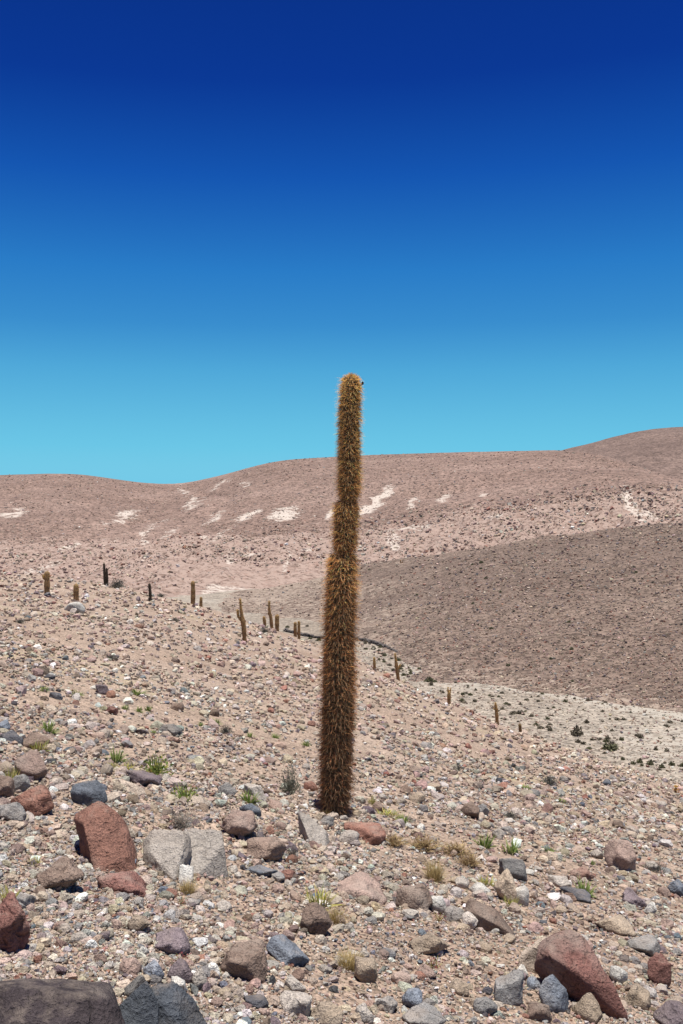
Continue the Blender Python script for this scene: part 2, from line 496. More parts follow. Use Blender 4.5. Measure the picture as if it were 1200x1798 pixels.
def tint_valley(V):
    px, py = in_px(V)
    out_ = np.empty((len(V), 4)); out_[:, :3] = A((0.43, 0.385, 0.32))
    track = np.exp(-((py - (1030 - (px - 440) * 0.10)) / 7.0) ** 2) * sstep(420, 480, px)
    edge = np.exp(-((py - (1170 + (px - 720) * 0.185)) / 13.0) ** 2) * sstep(640, 760, px)
    n = 0.30 * fbm(V[:, 0] / 16, V[:, 1] / 16, octs=3)
    out_[:, 3] = np.clip(np.maximum(np.maximum(track * 1.1, edge * 0.8), 0.28 + n), 0, 1)
    return out_

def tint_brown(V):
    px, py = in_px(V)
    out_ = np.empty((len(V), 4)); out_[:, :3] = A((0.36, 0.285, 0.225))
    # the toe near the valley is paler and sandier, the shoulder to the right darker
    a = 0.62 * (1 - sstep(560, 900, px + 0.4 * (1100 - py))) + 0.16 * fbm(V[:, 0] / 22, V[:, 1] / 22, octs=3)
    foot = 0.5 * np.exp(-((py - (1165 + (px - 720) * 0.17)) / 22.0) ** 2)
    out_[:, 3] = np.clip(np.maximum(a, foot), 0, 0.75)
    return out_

def tint_hillside(V):
    out_ = np.empty((len(V), 4))
    n = fbm(V[:, 0] / 5.0 + 9, V[:, 1] / 5.0, octs=3)
    out_[:, :3] = A((0.43, 0.36, 0.23))       # dry straw-coloured patches
    out_[:, 3] = np.clip(0.45 * n - 0.05, 0, 0.6)
    return out_

rings_h = np.concatenate([np.array([0.02, 0.6, 1.2]), np.geomspace(1.8, 60, 300), np.geomspace(60.5, 215, 150)])
hillside = sheet('hillside', h_hillside, rings_h, fan(0.0030), M_HILLSIDE, tint_hillside)
valley = sheet('valley_floor', h_valley, np.concatenate([[0.5], np.geomspace(40, 420, 150), [700, 1400, 3000, 6000]]), fan(0.005), M_VALLEY, tint_valley)
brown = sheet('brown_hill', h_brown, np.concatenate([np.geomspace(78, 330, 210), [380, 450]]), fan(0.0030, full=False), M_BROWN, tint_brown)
mount = sheet('mountain', h_mount, np.concatenate([np.linspace(205, 440, 200), np.geomspace(442, 860, 170), [900, 1000, 1200]]), fan(0.0026, full=False), M_MOUNT, tint_mount)
farhill = sheet('far_hill', h_far, np.geomspace(560, 1250, 120), fan(0.004, full=False), M_FAR, no_tint)

# ------------------------------------------------------------------ stones
def ico(sub):
    bm = bmesh.new(); bmesh.ops.create_icosphere(bm, subdivisions=sub, radius=1)
    v = np.array([x.co[:] for x in bm.verts]); f = np.array([[q.index for q in p.verts] for p in bm.faces])
    bm.free()
    return v / np.linalg.norm(v, axis=1)[:, None], f
ICO = {k: ico(k) for k in (1, 2, 3, 4, 5)}
BOXV = np.array([[sx, sy, sz] for sx in (-1, 1) for sy in (-1, 1) for sz in (-1, 1)], float) / math.sqrt(3)
BOXF = np.array([[0, 1, 3], [0, 3, 2], [4, 6, 7], [4, 7, 5], [0, 4, 5], [0, 5, 1], [2, 3, 7], [2, 7, 6], [0, 2, 6], [0, 6, 4], [1, 5, 7], [1, 7, 3]])

def rock_shape(seed, sub, planes=14, p=14, rough=0.05, cuts=()):
    """a stone: a ball cut by random planes, edges softened by p, then roughened"""
    r = np.random.default_rng(seed)
    dirs, f = ICO[sub]
    i = np.arange(planes) + 0.5
    ph = np.arccos(1 - 2 * i / planes); th = math.pi * (1 + 5 ** 0.5) * i
    n = np.stack([np.cos(th) * np.sin(ph), np.sin(th) * np.sin(ph), np.cos(ph)], 1) + r.normal(0, 0.28, (planes, 3))
    n /= np.linalg.norm(n, axis=1)[:, None]
    d = r.uniform(0.74, 1.06, planes)
    for (cn, cdist) in cuts:
        cn = np.array(cn, float); cn /= np.linalg.norm(cn)
        n = np.vstack([n, cn]); d = np.append(d, cdist)
    q = np.maximum(dirs @ n.T / d, 0) ** p
    rad = np.maximum(q.sum(1), 1e-9) ** (-1.0 / p)
    rad = np.minimum(rad, 1.5)
    o = r.uniform(0, 50, 3)
    P = dirs * rad[:, None]
    nz = fbm(P[:, 0] * 1.7 + o[0], P[:, 1] * 1.7 + o[1], P[:, 2] * 1.7 + o[2], 2) * 1.0
    if sub >= 3:
        nz = nz + 0.5 * fbm(P[:, 0] * 5 + o[1], P[:, 1] * 5 + o[2], P[:, 2] * 5 + o[0], 3 if sub >= 4 else 2)
    P = P * (1 + rough * nz)[:, None]
    ext = P.max(0) - P.min(0)
    P = (P - (P.max(0) + P.min(0)) / 2) / (ext / 2)
    return P, f

PAL = {'red': (0.30, 0.155, 0.115), 'dark_red': (0.19, 0.095, 0.078), 'brown': (0.23, 0.165, 0.13), 'tan': (0.44, 0.345, 0.255),
       'pink': (0.40, 0.285, 0.235), 'pale': (0.47, 0.415, 0.36), 'white': (0.66, 0.63, 0.57), 'grey': (0.27, 0.255, 0.24),
       'blue': (0.165, 0.18, 0.205), 'dark': (0.085, 0.083, 0.09), 'purple': (0.19, 0.15, 0.155), 'sand': (0.48, 0.39, 0.31)}
PAL = {k: A(v) for k, v in PAL.items()}
CNAME = {'red': 'reddish brown', 'dark_red': 'dark red', 'brown': 'brown', 'tan': 'tan', 'pink': 'pinkish', 'pale': 'pale grey', 'white': 'whitish',
         'grey': 'mid grey', 'blue': 'blue grey', 'dark': 'blackish grey', 'purple': 'purplish grey', 'sand': 'sandy beige'}

def quat_mats(n, tilt, rng):
    """random spin about z, then a lean of up to `tilt` radians about a level axis"""
    s = rng.uniform(0, 2 * math.pi, n); a = rng.uniform(0, 2 * math.pi, n); t = rng.normal(0, tilt, n)
    cs, sn = np.cos(s), np.sin(s)
    Rz = np.zeros((n, 3, 3)); Rz[:, 0, 0] = cs; Rz[:, 0, 1] = -sn; Rz[:, 1, 0] = sn; Rz[:, 1, 1] = cs; Rz[:, 2, 2] = 1
    k = np.stack([np.cos(a), np.sin(a), np.zeros(n)], 1)
    K = np.zeros((n, 3, 3)); K[:, 0, 2] = k[:, 1]; K[:, 1, 2] = -k[:, 0]; K[:, 2, 0] = -k[:, 1]; K[:, 2, 1] = k[:, 0]
    R = np.eye(3)[None] + np.sin(t)[:, None, None] * K + (1 - np.cos(t))[:, None, None] * (K @ K)
    return R @ Rz

def stone_batch(pos, size, colors, shapes, rng, flat=(0.45, 0.8), tilt=0.35, bury=0.25):
    """many small stones as arrays of vertices, triangles and tints"""
    n = len(pos); nv, nf = len(shapes[0][0]), len(shapes[0][1])
    S = np.stack([s[0] for s in shapes])[rng.integers(0, len(shapes), n)]
    sc = np.stack([np.ones(n), rng.uniform(0.6, 1.0, n), rng.uniform(*flat, n)], 1) * (size / 2)[:, None]
    V = np.einsum('nij,nkj->nki', quat_mats(n, tilt, rng), S * sc[:, None, :])
    V = V + pos[:, None, :] + np.array([0, 0, 1.0]) * (sc[:, 2] * (1 - 2 * bury))[:, None, None]
    F = shapes[0][1][None] + (np.arange(n) * nv)[:, None, None]
    C = np.repeat(colors, nv, 0)
    return V.reshape(-1, 3), F.reshape(-1, 3), C

def join(batches):
    Vs, Fs, Cs, off = [], [], [], 0
    for V, F, C in batches:
        Vs.append(V); Fs.append(F + off); Cs.append(C); off += len(V)
    return np.vstack(Vs), np.vstack(Fs), np.vstack(Cs)

def pick_colors(n, keys, weights, rng, jit=0.16):
    w = np.array(weights, float); w /= w.sum()
    k = rng.choice(len(keys), n, p=w)
    c = np.array([PAL[q] for q in keys])[k]
    return np.clip(c * rng.normal(1, jit, (n, 1)) * rng.normal(1, 0.04, (n, 3)), 0.03, 0.8), k

SH_BOX = []
for s in range(14):
    r = np.random.default_rng(900 + s)
    v = BOXV * r.uniform(0.72, 1.25, (8, 1)) + r.normal(0, 0.13, (8, 3))
    e = v.max(0) - v.min(0)
    SH_BOX.append(((v - (v.max(0) + v.min(0)) / 2) / (e / 2), BOXF))
SH_20 = [rock_shape(300 + s, 1, 8, 16, 0.12) for s in range(14)]
SH_80 = [rock_shape(400 + s, 2, 11, 16, 0.07) for s in range(14)]

# ------------------------------------------------------------------ boulders placed one by one
ROCKS = []      # footprints in the photograph: (px, py, halfwidth, halfheight)

def put_rock(px, py, w, h, key, label, roll=0, yaw=None, deep=0.8, shape='block', name='boulder', lift=0.26, cuts=(), sub=4, lava=False, seed=None, group=None, rough=None, tone=1.0):
    seed = int(px * 7 + py * 13) if seed is None else seed
    x0, y0, z0, d0 = S_HILL.foot(px, py + 0.25 * h)
    wm = w * d0 / FPX; hm = h * d0 / FPX
    alpha = math.atan2(-z0, y0)
    dm = deep * wm
    H = math.sqrt(max((hm * 1.1) ** 2 - (dm * math.sin(alpha)) ** 2, (0.42 * hm) ** 2)) / math.cos(alpha)
    x, y, z, d = S_HILL.foot(px, py, lift=lift * H)
    pr = {'block': dict(planes=10, p=48, rough=0.07), 'round': dict(planes=13, p=13, rough=0.075), 'slab': dict(planes=9, p=36, rough=0.08), 'rough': dict(planes=12, p=26, rough=0.12)}[shape]
    if rough is not None: pr['rough'] = rough
    V, F = rock_shape(seed, sub, cuts=cuts, **pr)
    V = V * np.array([wm / 2, dm / 2, H / 2])
    me = new_mesh(name, V, F, None, True, M_LAVA if lava else M_ROCK)
    o = link(name, me, label=label, cat='rock' if name != 'stone' else 'stone', group=group)
    rr = random.Random(seed)
    o.rotation_euler = Euler((rr.uniform(-0.12, 0.12), math.radians(roll), rr.uniform(-0.35, 0.35) if yaw is None else math.radians(yaw)), 'XYZ')
    o.location = (x, y, z)
    j = rr.uniform(0.93, 1.07) * tone * 1.12
    o.color = (*[min(c * j, 0.85) for c in PAL[key]], 1)
    ROCKS.append((px, py, w / 2, h / 2)); NAMED.append((px, py, short(label)))
    return o

def put_outline(poly, key, label, depth=0.8, planes=((0.1, -1, 0.55, 0.55),), p=40, rough=0.055, sub=5, lava=False, tone=1.0, name='boulder', seed=1, sink=0.35, contact=0.15, ylean=0.25):
    """a boulder whose outline follows a convex polygon of photograph pixels; planes: extra cuts (nx, ny, nz, share of half size)"""
    P = np.array(poly, float)
    cx, cy = (P[:, 0].min() + P[:, 0].max()) / 2, (P[:, 1].min() + P[:, 1].max()) / 2
    w, h = np.ptp(P[:, 0]), np.ptp(P[:, 1])
    x0, y0, z0, d0 = S_HILL.foot(cx, P[:, 1].max() - contact * h)
    k = d0 / FPX
    half = w * k * depth / 2
    dc = d0 + half * 0.45
    k = dc / FPX
    Q = np.stack([(P[:, 0] - cx) * k, (cy - P[:, 1]) * k], 1)
    Q[Q[:, 1] < -0.1 * h * k, 1] -= sink * h * k         # carry the foot down into the ground
    g = np.random.default_rng(seed)
    ns, ds = [], []
    area = 0
    n = len(Q)
    for i in range(n):
        area += Q[i][0] * Q[(i + 1) % n][1] - Q[(i + 1) % n][0] * Q[i][1]
    for i in range(n):
        e = Q[(i + 1) % n] - Q[i]
        nn = np.array([e[1], -e[0]]) * (1 if area > 0 else -1); nn /= np.linalg.norm(nn)
        dd = max(nn @ Q[i], 0.15 * h * k)
        v = np.array([nn[0], g.normal(0, ylean), nn[1]])
        ns.append(v / np.linalg.norm(v)); ds.append(dd / np.linalg.norm(v) * 1.03)
    for (a, b, c, q) in planes:
        v = np.array([a, b, c], float); v /= np.linalg.norm(v)
        ns.append(v); ds.append(q * half)
    v = np.array([g.normal(0, 0.2), 1, 0.2]); ns.append(v / np.linalg.norm(v)); ds.append(half)
    ns, ds = np.array(ns), np.array(ds)
    dirs, F = ICO[sub]
    rad = np.maximum((np.maximum(dirs @ ns.T / ds, 0) ** p).sum(1), 1e-12) ** (-1.0 / p)
    rad = np.minimum(rad, 1.6 * max(w, h) * k)
    sc = max(w, h) * k / 2
    V = dirs * rad[:, None]; T = V / sc * 1.6; o = g.uniform(0, 40, 3)
    nz = fbm(T[:, 0] + o[0], T[:, 1] + o[1], T[:, 2] + o[2], 2) + 0.55 * fbm(T[:, 0] * 3.2 + o[2], T[:, 1] * 3.2 + o[0], T[:, 2] * 3.2, 3)
    V = V * (1 + rough * nz)[:, None]
    me = new_mesh(name, V, F, None, True, M_LAVA if lava else M_ROCK)
    ob = link(name, me, label=label, cat='rock')
    ob.location = (pu(cx) * dc, dc, pv(cy) * dc)
    ob.color = (*[min(c * tone, 0.85) for c in PAL[key]], 1)
    ROCKS.append((cx, cy, w / 2, h / 2)); NAMED.append((cx, cy, short(label)))
    return ob

STOPW = set('with beside behind between in against at above below left right lying wedged on that by half next before under near resting touching beyond leaning adjoining standing sunk uphill like and alone split and, of'.split())
NAMED = []
def short(label):
    outw = []
    for wd in label.split():
        if wd.strip(',') in STOPW and len(outw) >= 2: break
        outw.append(wd.strip(','))
        if wd.endswith(','): break
    return ' '.join(outw)

put_outline([(127, 1450), (158, 1429), (190, 1432), (224, 1476), (251, 1532), (200, 1536), (155, 1518), (134, 1478)], 'red', 'big reddish brown tilted block with a black shaded side, left of pale cracked boulder', 0.8, ((0.35, -0.75, 0.62, 0.55), (-0.85, -0.5, -0.12, 0.78), (0.5, -0.6, 0.25, 0.8)), lava=True, seed=5)
put_rock(160, 1396, 68, 52, 'blue', 'dark blue grey rounded boulder behind the big tilted red block', roll=14, shape='round', sub=4, tone=0.8)
put_rock(60, 1411, 80, 54, 'red', 'rough red lava rock between grey rock and blue grey boulder', shape='rough', lava=True)
put_rock(22, 1429, 48, 36, 'grey', 'mid grey angular rock in front of the rough red lava rock', shape='block')
put_rock(54, 1350, 62, 56, 'pink', 'large brownish pink cracked rock beside a round stone at slope edge', shape='block', tone=0.75)
put_rock(12, 1350, 26, 26, 'tan', 'round tan stone against the brownish pink cracked rock', shape='round', name='stone', sub=3)
put_rock(4, 1385, 40, 42, 'brown', 'dark brown rock at the slope edge above the grey angular rock', shape='block')
put_rock(36, 1378, 34, 34, 'grey', 'upright grey wedge of rock below the cracked pink rock', shape='block', roll=30)
put_rock(108, 1541, 92, 54, 'brown', 'long brown pitted rock lying below the big tilted red block', roll=-8, shape='rough', lava=True, tone=1.15)
put_rock(222, 1552, 96, 42, 'dark_red', 'low dark red rock wedged under the big tilted red block', roll=14, shape='rough', lava=True, tone=1.35)
put_outline([(254, 1502), (275, 1466), (322, 1460), (330, 1500), (322, 1536), (282, 1540), (256, 1525)], 'pale', 'large pale grey boulder split by a crack, half nearer the red block', 0.8, ((-0.1, -0.6, 0.75, 0.5), (-0.6, -0.7, 0.1, 0.85)), tone=0.95, seed=8)
put_outline([(326, 1490), (330, 1462), (360, 1455), (392, 1484), (400, 1510), (384, 1540), (345, 1545), (326, 1525)], 'pale', 'large pale grey split boulder half that lies away from the red block', 0.8, ((0.15, -0.6, 0.78, 0.5), (0.6, -0.6, 0.2, 0.8)), tone=0.92, seed=9, rough=0.045)
put_outline([(314, 1536), (318, 1514), (327, 1503), (340, 1520), (339, 1542), (326, 1558)], 'white', 'upright white sliver of stone in front of the split pale boulder', 0.6, ((0.1, -0.7, 0.7, 0.4),), name='stone', seed=41, sub=4, sink=0.15)
put_rock(14, 1632, 92, 100, 'dark_red', 'dark red lava boulder at the slope edge above the dark slab', roll=20, shape='rough', lava=True, sub=5, tone=1.35)
put_rock(45, 1585, 38, 34, 'grey', 'grey upright rock beside the dark red lava boulder', shape='block', roll=-20)
put_outline([(-90, 1756), (0, 1742), (90, 1748), (160, 1758), (206, 1782), (245, 1860), (-90, 1860)], 'purple', 'broad dark purplish slab with a flat sloping top', 0.75, ((0.1, -0.5, 0.85, 0.26), (0.5, -0.5, 0.65, 0.45), (-0.3, -0.5, 0.8, 0.4)), tone=0.34, seed=12, rough=0.075, contact=0.1, p=18)
put_outline([(203, 1778), (235, 1738), (258, 1728), (278, 1768), (282, 1820), (206, 1822)], 'blue', 'dark blue grey cracked rock adjoining the broad dark slab', 0.8, ((-0.2, -0.7, 0.6, 0.5), (0.4, -0.7, 0.4, 0.62)), tone=0.5, seed=13, p=30)
put_outline([(264, 1735), (290, 1732), (318, 1762), (350, 1800), (345, 1825), (284, 1822)], 'blue', 'dark grey rock leaning on the dark cracked rock', 0.8, ((0.35, -0.6, 0.7, 0.45), (-0.3, -0.8, 0.2, 0.7)), tone=0.55, seed=14, p=30)
put_rock(236, 1737, 58, 36, 'grey', 'flat dark grey rock behind the dark cracked rock', roll=-24, shape='block', tone=0.62)
put_rock(303, 1655, 74, 46, 'purple', 'pinkish grey wedge rock half sunk in the gravel', roll=14, shape='block', tone=1.35)
put_rock(245, 1624, 42, 34, 'tan', 'tan brown block with a dark shaded corner, above the pinkish wedge', shape='block', tone=0.75)
put_rock(230, 1700, 40, 32, 'pink', 'pink rounded stone next to a blue grey stone', shape='round', name='stone', sub=3)
put_rock(270, 1706, 38, 36, 'blue', 'light blue grey angular stone next to the pink rounded stone', name='stone', sub=3, tone=1.9)
put_rock(316, 1711, 42, 40, 'purple', 'purplish angular stone with a shaded side, by two white stones', name='stone', sub=3, roll=-20, tone=1.1)
put_rock(313, 1733, 34, 26, 'white', 'white angular stone in front of the purplish stone', name='stone', sub=3, roll=25)
put_rock(376, 1705, 24, 28, 'white', 'creamy white oval stone standing on end', shape='round', name='stone', sub=3)
put_rock(352, 1722, 32, 38, 'pale', 'pale grey blocky stone beside the creamy white oval stone', name='stone', sub=3)
put_rock(428, 1694, 86, 66, 'brown', 'large brownish grey rounded boulder with fine cracks', shape='round', sub=5, tone=1.1)
put_rock(505, 1674, 78, 46, 'blue', 'bluish speckled angular rock beside the large rounded boulder', roll=12, shape='block', sub=4, tone=1.15)
put_rock(555, 1615, 60, 50, 'brown', 'brown egg shaped boulder with a dark underside', roll=22, shape='round', sub=4, lava=True, lift=0.36)
put_rock(641, 1703, 42, 44, 'tan', 'tan egg shaped stone with a pointed upper end', roll=-58, shape='round', name='stone', sub=4, lift=0.36, tone=0.75)
put_rock(639, 1676, 20, 22, 'pale', 'small pale stone resting behind the tan egg shaped stone', name='stone', sub=3)
put_rock(628, 1570, 108, 52, 'pink', 'flat pink slab sunk level with the gravel', shape='slab', lift=0.02, deep=0.9, sub=4)
put_rock(728, 1580, 66, 44, 'brown', 'brown pitted rounded rock beside a white stone', shape='round', lava=True, lift=0.33)
put_rock(769, 1590, 40, 36, 'white', 'whitish stone touching the brown pitted rounded rock', shape='round', name='stone', sub=3, roll=30, tone=0.85)
put_rock(800, 1607, 44, 30, 'grey', 'grey rounded stone beyond the white stone', shape='round', name='stone', sub=3)
put_outline([(510, 1468), (524, 1436), (540, 1434), (572, 1462), (579, 1478), (562, 1486), (530, 1474)], 'pale', 'pale grey wedge rock with a dark end, before the tall cactus', 0.6, ((0.35, -0.5, 0.8, 0.4), (-0.9, -0.35, -0.1, 0.5)), tone=0.9, seed=15, sink=0.2)
put_rock(640, 1464, 80, 40, 'red', 'low reddish rock at the foot of the tall cactus', roll=16, shape='block', lift=0.15, tone=1.05)
put_rock(612, 1471, 40, 26, 'pale', 'pale stone leaning on the low reddish rock', shape='round', name='stone', sub=3, lift=0.3)
put_rock(584, 1434, 24, 13, 'sand', 'small sandy stone right against the foot of the tall cactus', name='stone', sub=3, lift=0.2)
put_rock(604, 1437, 16, 10, 'pale', 'small pale stone touching the foot of the tall cactus', name='stone', sub=3, lift=0.2)
put_rock(566, 1433, 15, 11, 'pink', 'small pinkish stone at the shaded side of the cactus foot', name='stone', sub=3, lift=0.2)
put_rock(468, 1495, 72, 42, 'brown', 'brown flat topped rock half buried below the pale wedge', shape='block', tone=1.35)
put_rock(420, 1447, 66, 46, 'pink', 'pinkish rock with a dark overhang beneath, left of pale wedge', shape='rough', lift=0.42, tone=0.9)
put_rock(440, 1424, 42, 24, 'blue', 'dark blue grey low stone behind the pinkish overhanging rock', name='stone', sub=3, roll=14)
put_rock(458, 1530, 64, 20, 'blue', 'thin blue grey slab lying flat on pale gravel', shape='slab', tone=1.05)
put_rock(400, 1386, 34, 24, 'grey', 'grey rounded rock with a shaded base above the pinkish rock', shape='round', lift=0.36)
put_rock(447, 1395, 34, 40, 'pale', 'pale upright rock beside a green weed', roll=-20, tone=1.1)
put_outline([(936, 1696), (952, 1666), (980, 1648), (1004, 1638), (1040, 1662), (1074, 1722), (1088, 1756), (1074, 1768), (1032, 1758), (975, 1730), (940, 1716)], 'dark_red', 'largest reddish boulder, long and tilted, black shadow along its foot', 0.6, ((0.3, -0.55, 0.78, 0.62), (-0.45, -0.8, -0.35, 0.7), (0.0, -1, 0.15, 0.85)), lava=True, tone=1.3, seed=31, sink=0.05, contact=0.06, p=14, rough=0.05)
put_rock(974, 1752, 58, 62, 'blue', 'blue grey squarish block under the largest reddish boulder', shape='block', tone=1.25, deep=0.6)
put_rock(946, 1779, 44, 34, 'brown', 'brown rounded rock in front of the blue grey block', shape='round')
put_rock(1031, 1774, 54, 46, 'tan', 'tan grey rounded rock in the shadow of the largest boulder', shape='round', tone=0.72)
put_rock(889, 1736, 62, 56, 'grey', 'grey block with a shaded face beside gravel', shape='block', tone=1.1)
put_rock(938, 1683, 58, 70, 'sand', 'sandy slab leaning against the largest reddish boulder', roll=24, shape='block', deep=0.6)
put_rock(938, 1728, 26, 22, 'blue', 'small blue grey oval stone between block and largest boulder', shape='round', name='stone', sub=3, tone=1.5)
put_rock(918, 1708, 22, 24, 'white', 'small white stone beside the sandy slab', name='stone', sub=3)
put_outline([(812, 1622), (822, 1598), (842, 1588), (870, 1600), (912, 1638), (905, 1646), (850, 1634)], 'brown', 'dark brown sloping rock with a round white stone before it', 0.6, ((0.35, -0.4, 0.85, 0.4), (-0.2, -0.97, -0.1, 0.6)), tone=0.95, seed=33, sink=0.3)
put_rock(826, 1617, 28, 27, 'pale', 'round whitish stone like a ball before the dark sloping rock', shape='round', name='stone', sub=4, lift=0.4, deep=0.95, tone=1.5)
put_rock(892, 1560, 40, 52, 'tan', 'upright cream oval boulder beside yellow grass', shape='round', roll=-14, lift=0.34, tone=1.35)
put_rock(917, 1577, 36, 36, 'white', 'whitish stone leaning on the upright cream boulder', shape='round', name='stone', sub=3, roll=35, tone=0.95)
put_rock(900, 1528, 62, 46, 'grey', 'dark greenish grey split rock behind the cream boulder', roll=28, shape='block', tone=0.75)
put_rock(845, 1563, 40, 22, 'white', 'low whitish block left of the upright cream boulder', roll=10, name='stone', sub=3, tone=0.85)
put_rock(812, 1552, 28, 20, 'pale', 'pale flat stone near the golden grass tuft', name='stone', sub=3)
put_rock(1094, 1507, 58, 52, 'pink', 'pinkish brown pointed rock with a black shaded side', roll=26, shape='block', lift=0.32, cuts=[((-1, -0.2, 0), 0.6)], tone=0.9)
put_rock(1022, 1536, 42, 26, 'red', 'reddish rock between two dark slabs', shape='rough', lava=True)
put_rock(1010, 1572, 56, 24, 'dark', 'dark thin slab beside a green weed', roll=8, shape='slab', tone=1.4)
put_rock(982, 1549, 44, 24, 'pale', 'pale grey flat rock beside the reddish rock', roll=15)
put_rock(1047, 1500, 26, 18, 'pale', 'small pale rock left of the pinkish pointed rock', name='stone', sub=3)
put_rock(1115, 1580, 44, 34, 'purple', 'purplish low rock near a white pointed stone', shape='rough', tone=1.3)
put_rock(1142, 1598, 20, 26, 'white', 'white pointed stone like a small tooth', roll=20, name='stone', sub=3)
put_rock(1080, 1628, 70, 36, 'tan', 'tan flat layered rock above the largest reddish boulder', roll=14, shape='slab', lift=0.2)
put_rock(1128, 1660, 62, 34, 'grey', 'grey flat rock with a pale front edge', roll=6, shape='block', tone=1.15)
put_rock(1086, 1714, 34, 30, 'white', 'whitish oval stone behind the largest reddish boulder', shape='round', roll=20, name='stone', sub=3, tone=0.75)
put_rock(1158, 1712, 42, 58, 'dark_red', 'dark red upright block standing by itself in shade', shape='block')
put_rock(1120, 1754, 48, 38, 'tan', 'tan grey oval boulder below the dark red upright block', shape='round', roll=25, tone=0.75)
put_rock(1180, 1784, 66, 46, 'purple', 'purplish rock below the tan grey oval boulder', shape='round')
put_rock(1190, 1562, 32, 30, 'blue', 'blue grey rock at the downhill edge of the stones', shape='block')
put_rock(826, 1426, 34, 30, 'brown', 'brown rock with a grey neighbour on the open slope', shape='block')
put_rock(846, 1424, 28, 24, 'grey', 'grey rock touching the brown rock on the open slope', shape='block', roll=30)
put_rock(520, 1762, 62, 42, 'pale', 'pale grey rounded boulder with a white top', shape='round', roll=18, tone=1.15)
put_rock(516, 1730, 42, 32, 'pale', 'pale angular rock behind the white topped boulder', roll=-10)
put_rock(572, 1782, 64, 40, 'tan', 'tan grey rounded rock in front of the white topped boulder', shape='round', tone=0.8)
put_rock(640, 1784, 34, 36, 'pale', 'pale upright block with a dark side near the front', name='stone', cuts=[((-1, -0.2, 0), 0.6)])
put_rock(705, 1721, 38, 24, 'pink', 'pink flat oval stone by itself on fine gravel', shape='round', name='stone', sub=3, tone=1.15)
put_rock(755, 1660, 76, 40, 'tan', 'wide tan grey rock with red weeds at its side', shape='rough', tone=0.8)
put_rock(678, 1764, 42, 28, 'grey', 'grey rounded stone on fine gravel near the pink oval', shape='round', name='stone', tone=1.2)
put_rock(725, 1757, 36, 34, 'blue', 'blue grey rounded stone beside the grey rounded stone', name='stone', sub=3, roll=20, tone=1.5)
put_rock(742, 1788, 80, 40, 'grey', 'broad grey rock in front of the blue grey stone', shape='block', tone=1.1)
put_rock(450, 1758, 46, 24, 'dark', 'dark angular rock left of the white topped boulder', roll=18, tone=1.3)
put_rock(300, 1281, 36, 22, 'grey', 'dark grey striped rock on the bare middle slope', roll=18, shape='block', tone=0.75, lift=0.36)
put_rock(197, 1249, 22, 16, 'dark_red', 'dark red rock on the middle slope left of weeds', shape='rough', lava=True)
put_rock(180, 1212, 24, 20, 'purple', 'purplish rock with a pale top on the middle slope', shape='block')
put_rock(100, 1222, 28, 14, 'dark', 'dark flat rock on the upper left slope', roll=14, tone=1.3)
put_rock(88, 1190, 24, 12, 'dark', 'dark flat rock uphill of the green weeds', roll=6)
put_rock(62, 1304, 56, 30, 'brown', 'brown slab with dry grass in front on the left slope', shape='slab', tone=1.1)
put_rock(20, 1296, 46, 24, 'dark', 'dark rock uphill of the brown slab', tone=1.4)
put_rock(5, 1276, 26, 22, 'blue', 'blue grey rounded rock at the uphill end of the slope', shape='round', tone=1.5)
put_rock(252, 1368, 66, 26, 'purple', 'purplish flat rock under the leafy green weed', roll=16, shape='slab', tone=1.05)
put_rock(232, 1386, 60, 24, 'sand', 'long sandy slab below the purplish flat rock', roll=28, shape='slab', tone=1.1)
put_rock(213, 1377, 26, 18, 'red', 'small reddish block left of the sandy slab', name='stone', sub=3)
put_rock(345, 1410, 52, 26, 'sand', 'sandy half buried rock under the green weed clump', shape='round', lift=0.2)
put_rock(84, 1045, 14, 10, 'dark', 'dark rock at the foot of a small cactus on the ridge', sub=3, tone=1.2)
put_rock(131, 1068, 22, 12, 'white', 'white rock below a stubby cactus on the ridge', sub=3, tone=0.8)

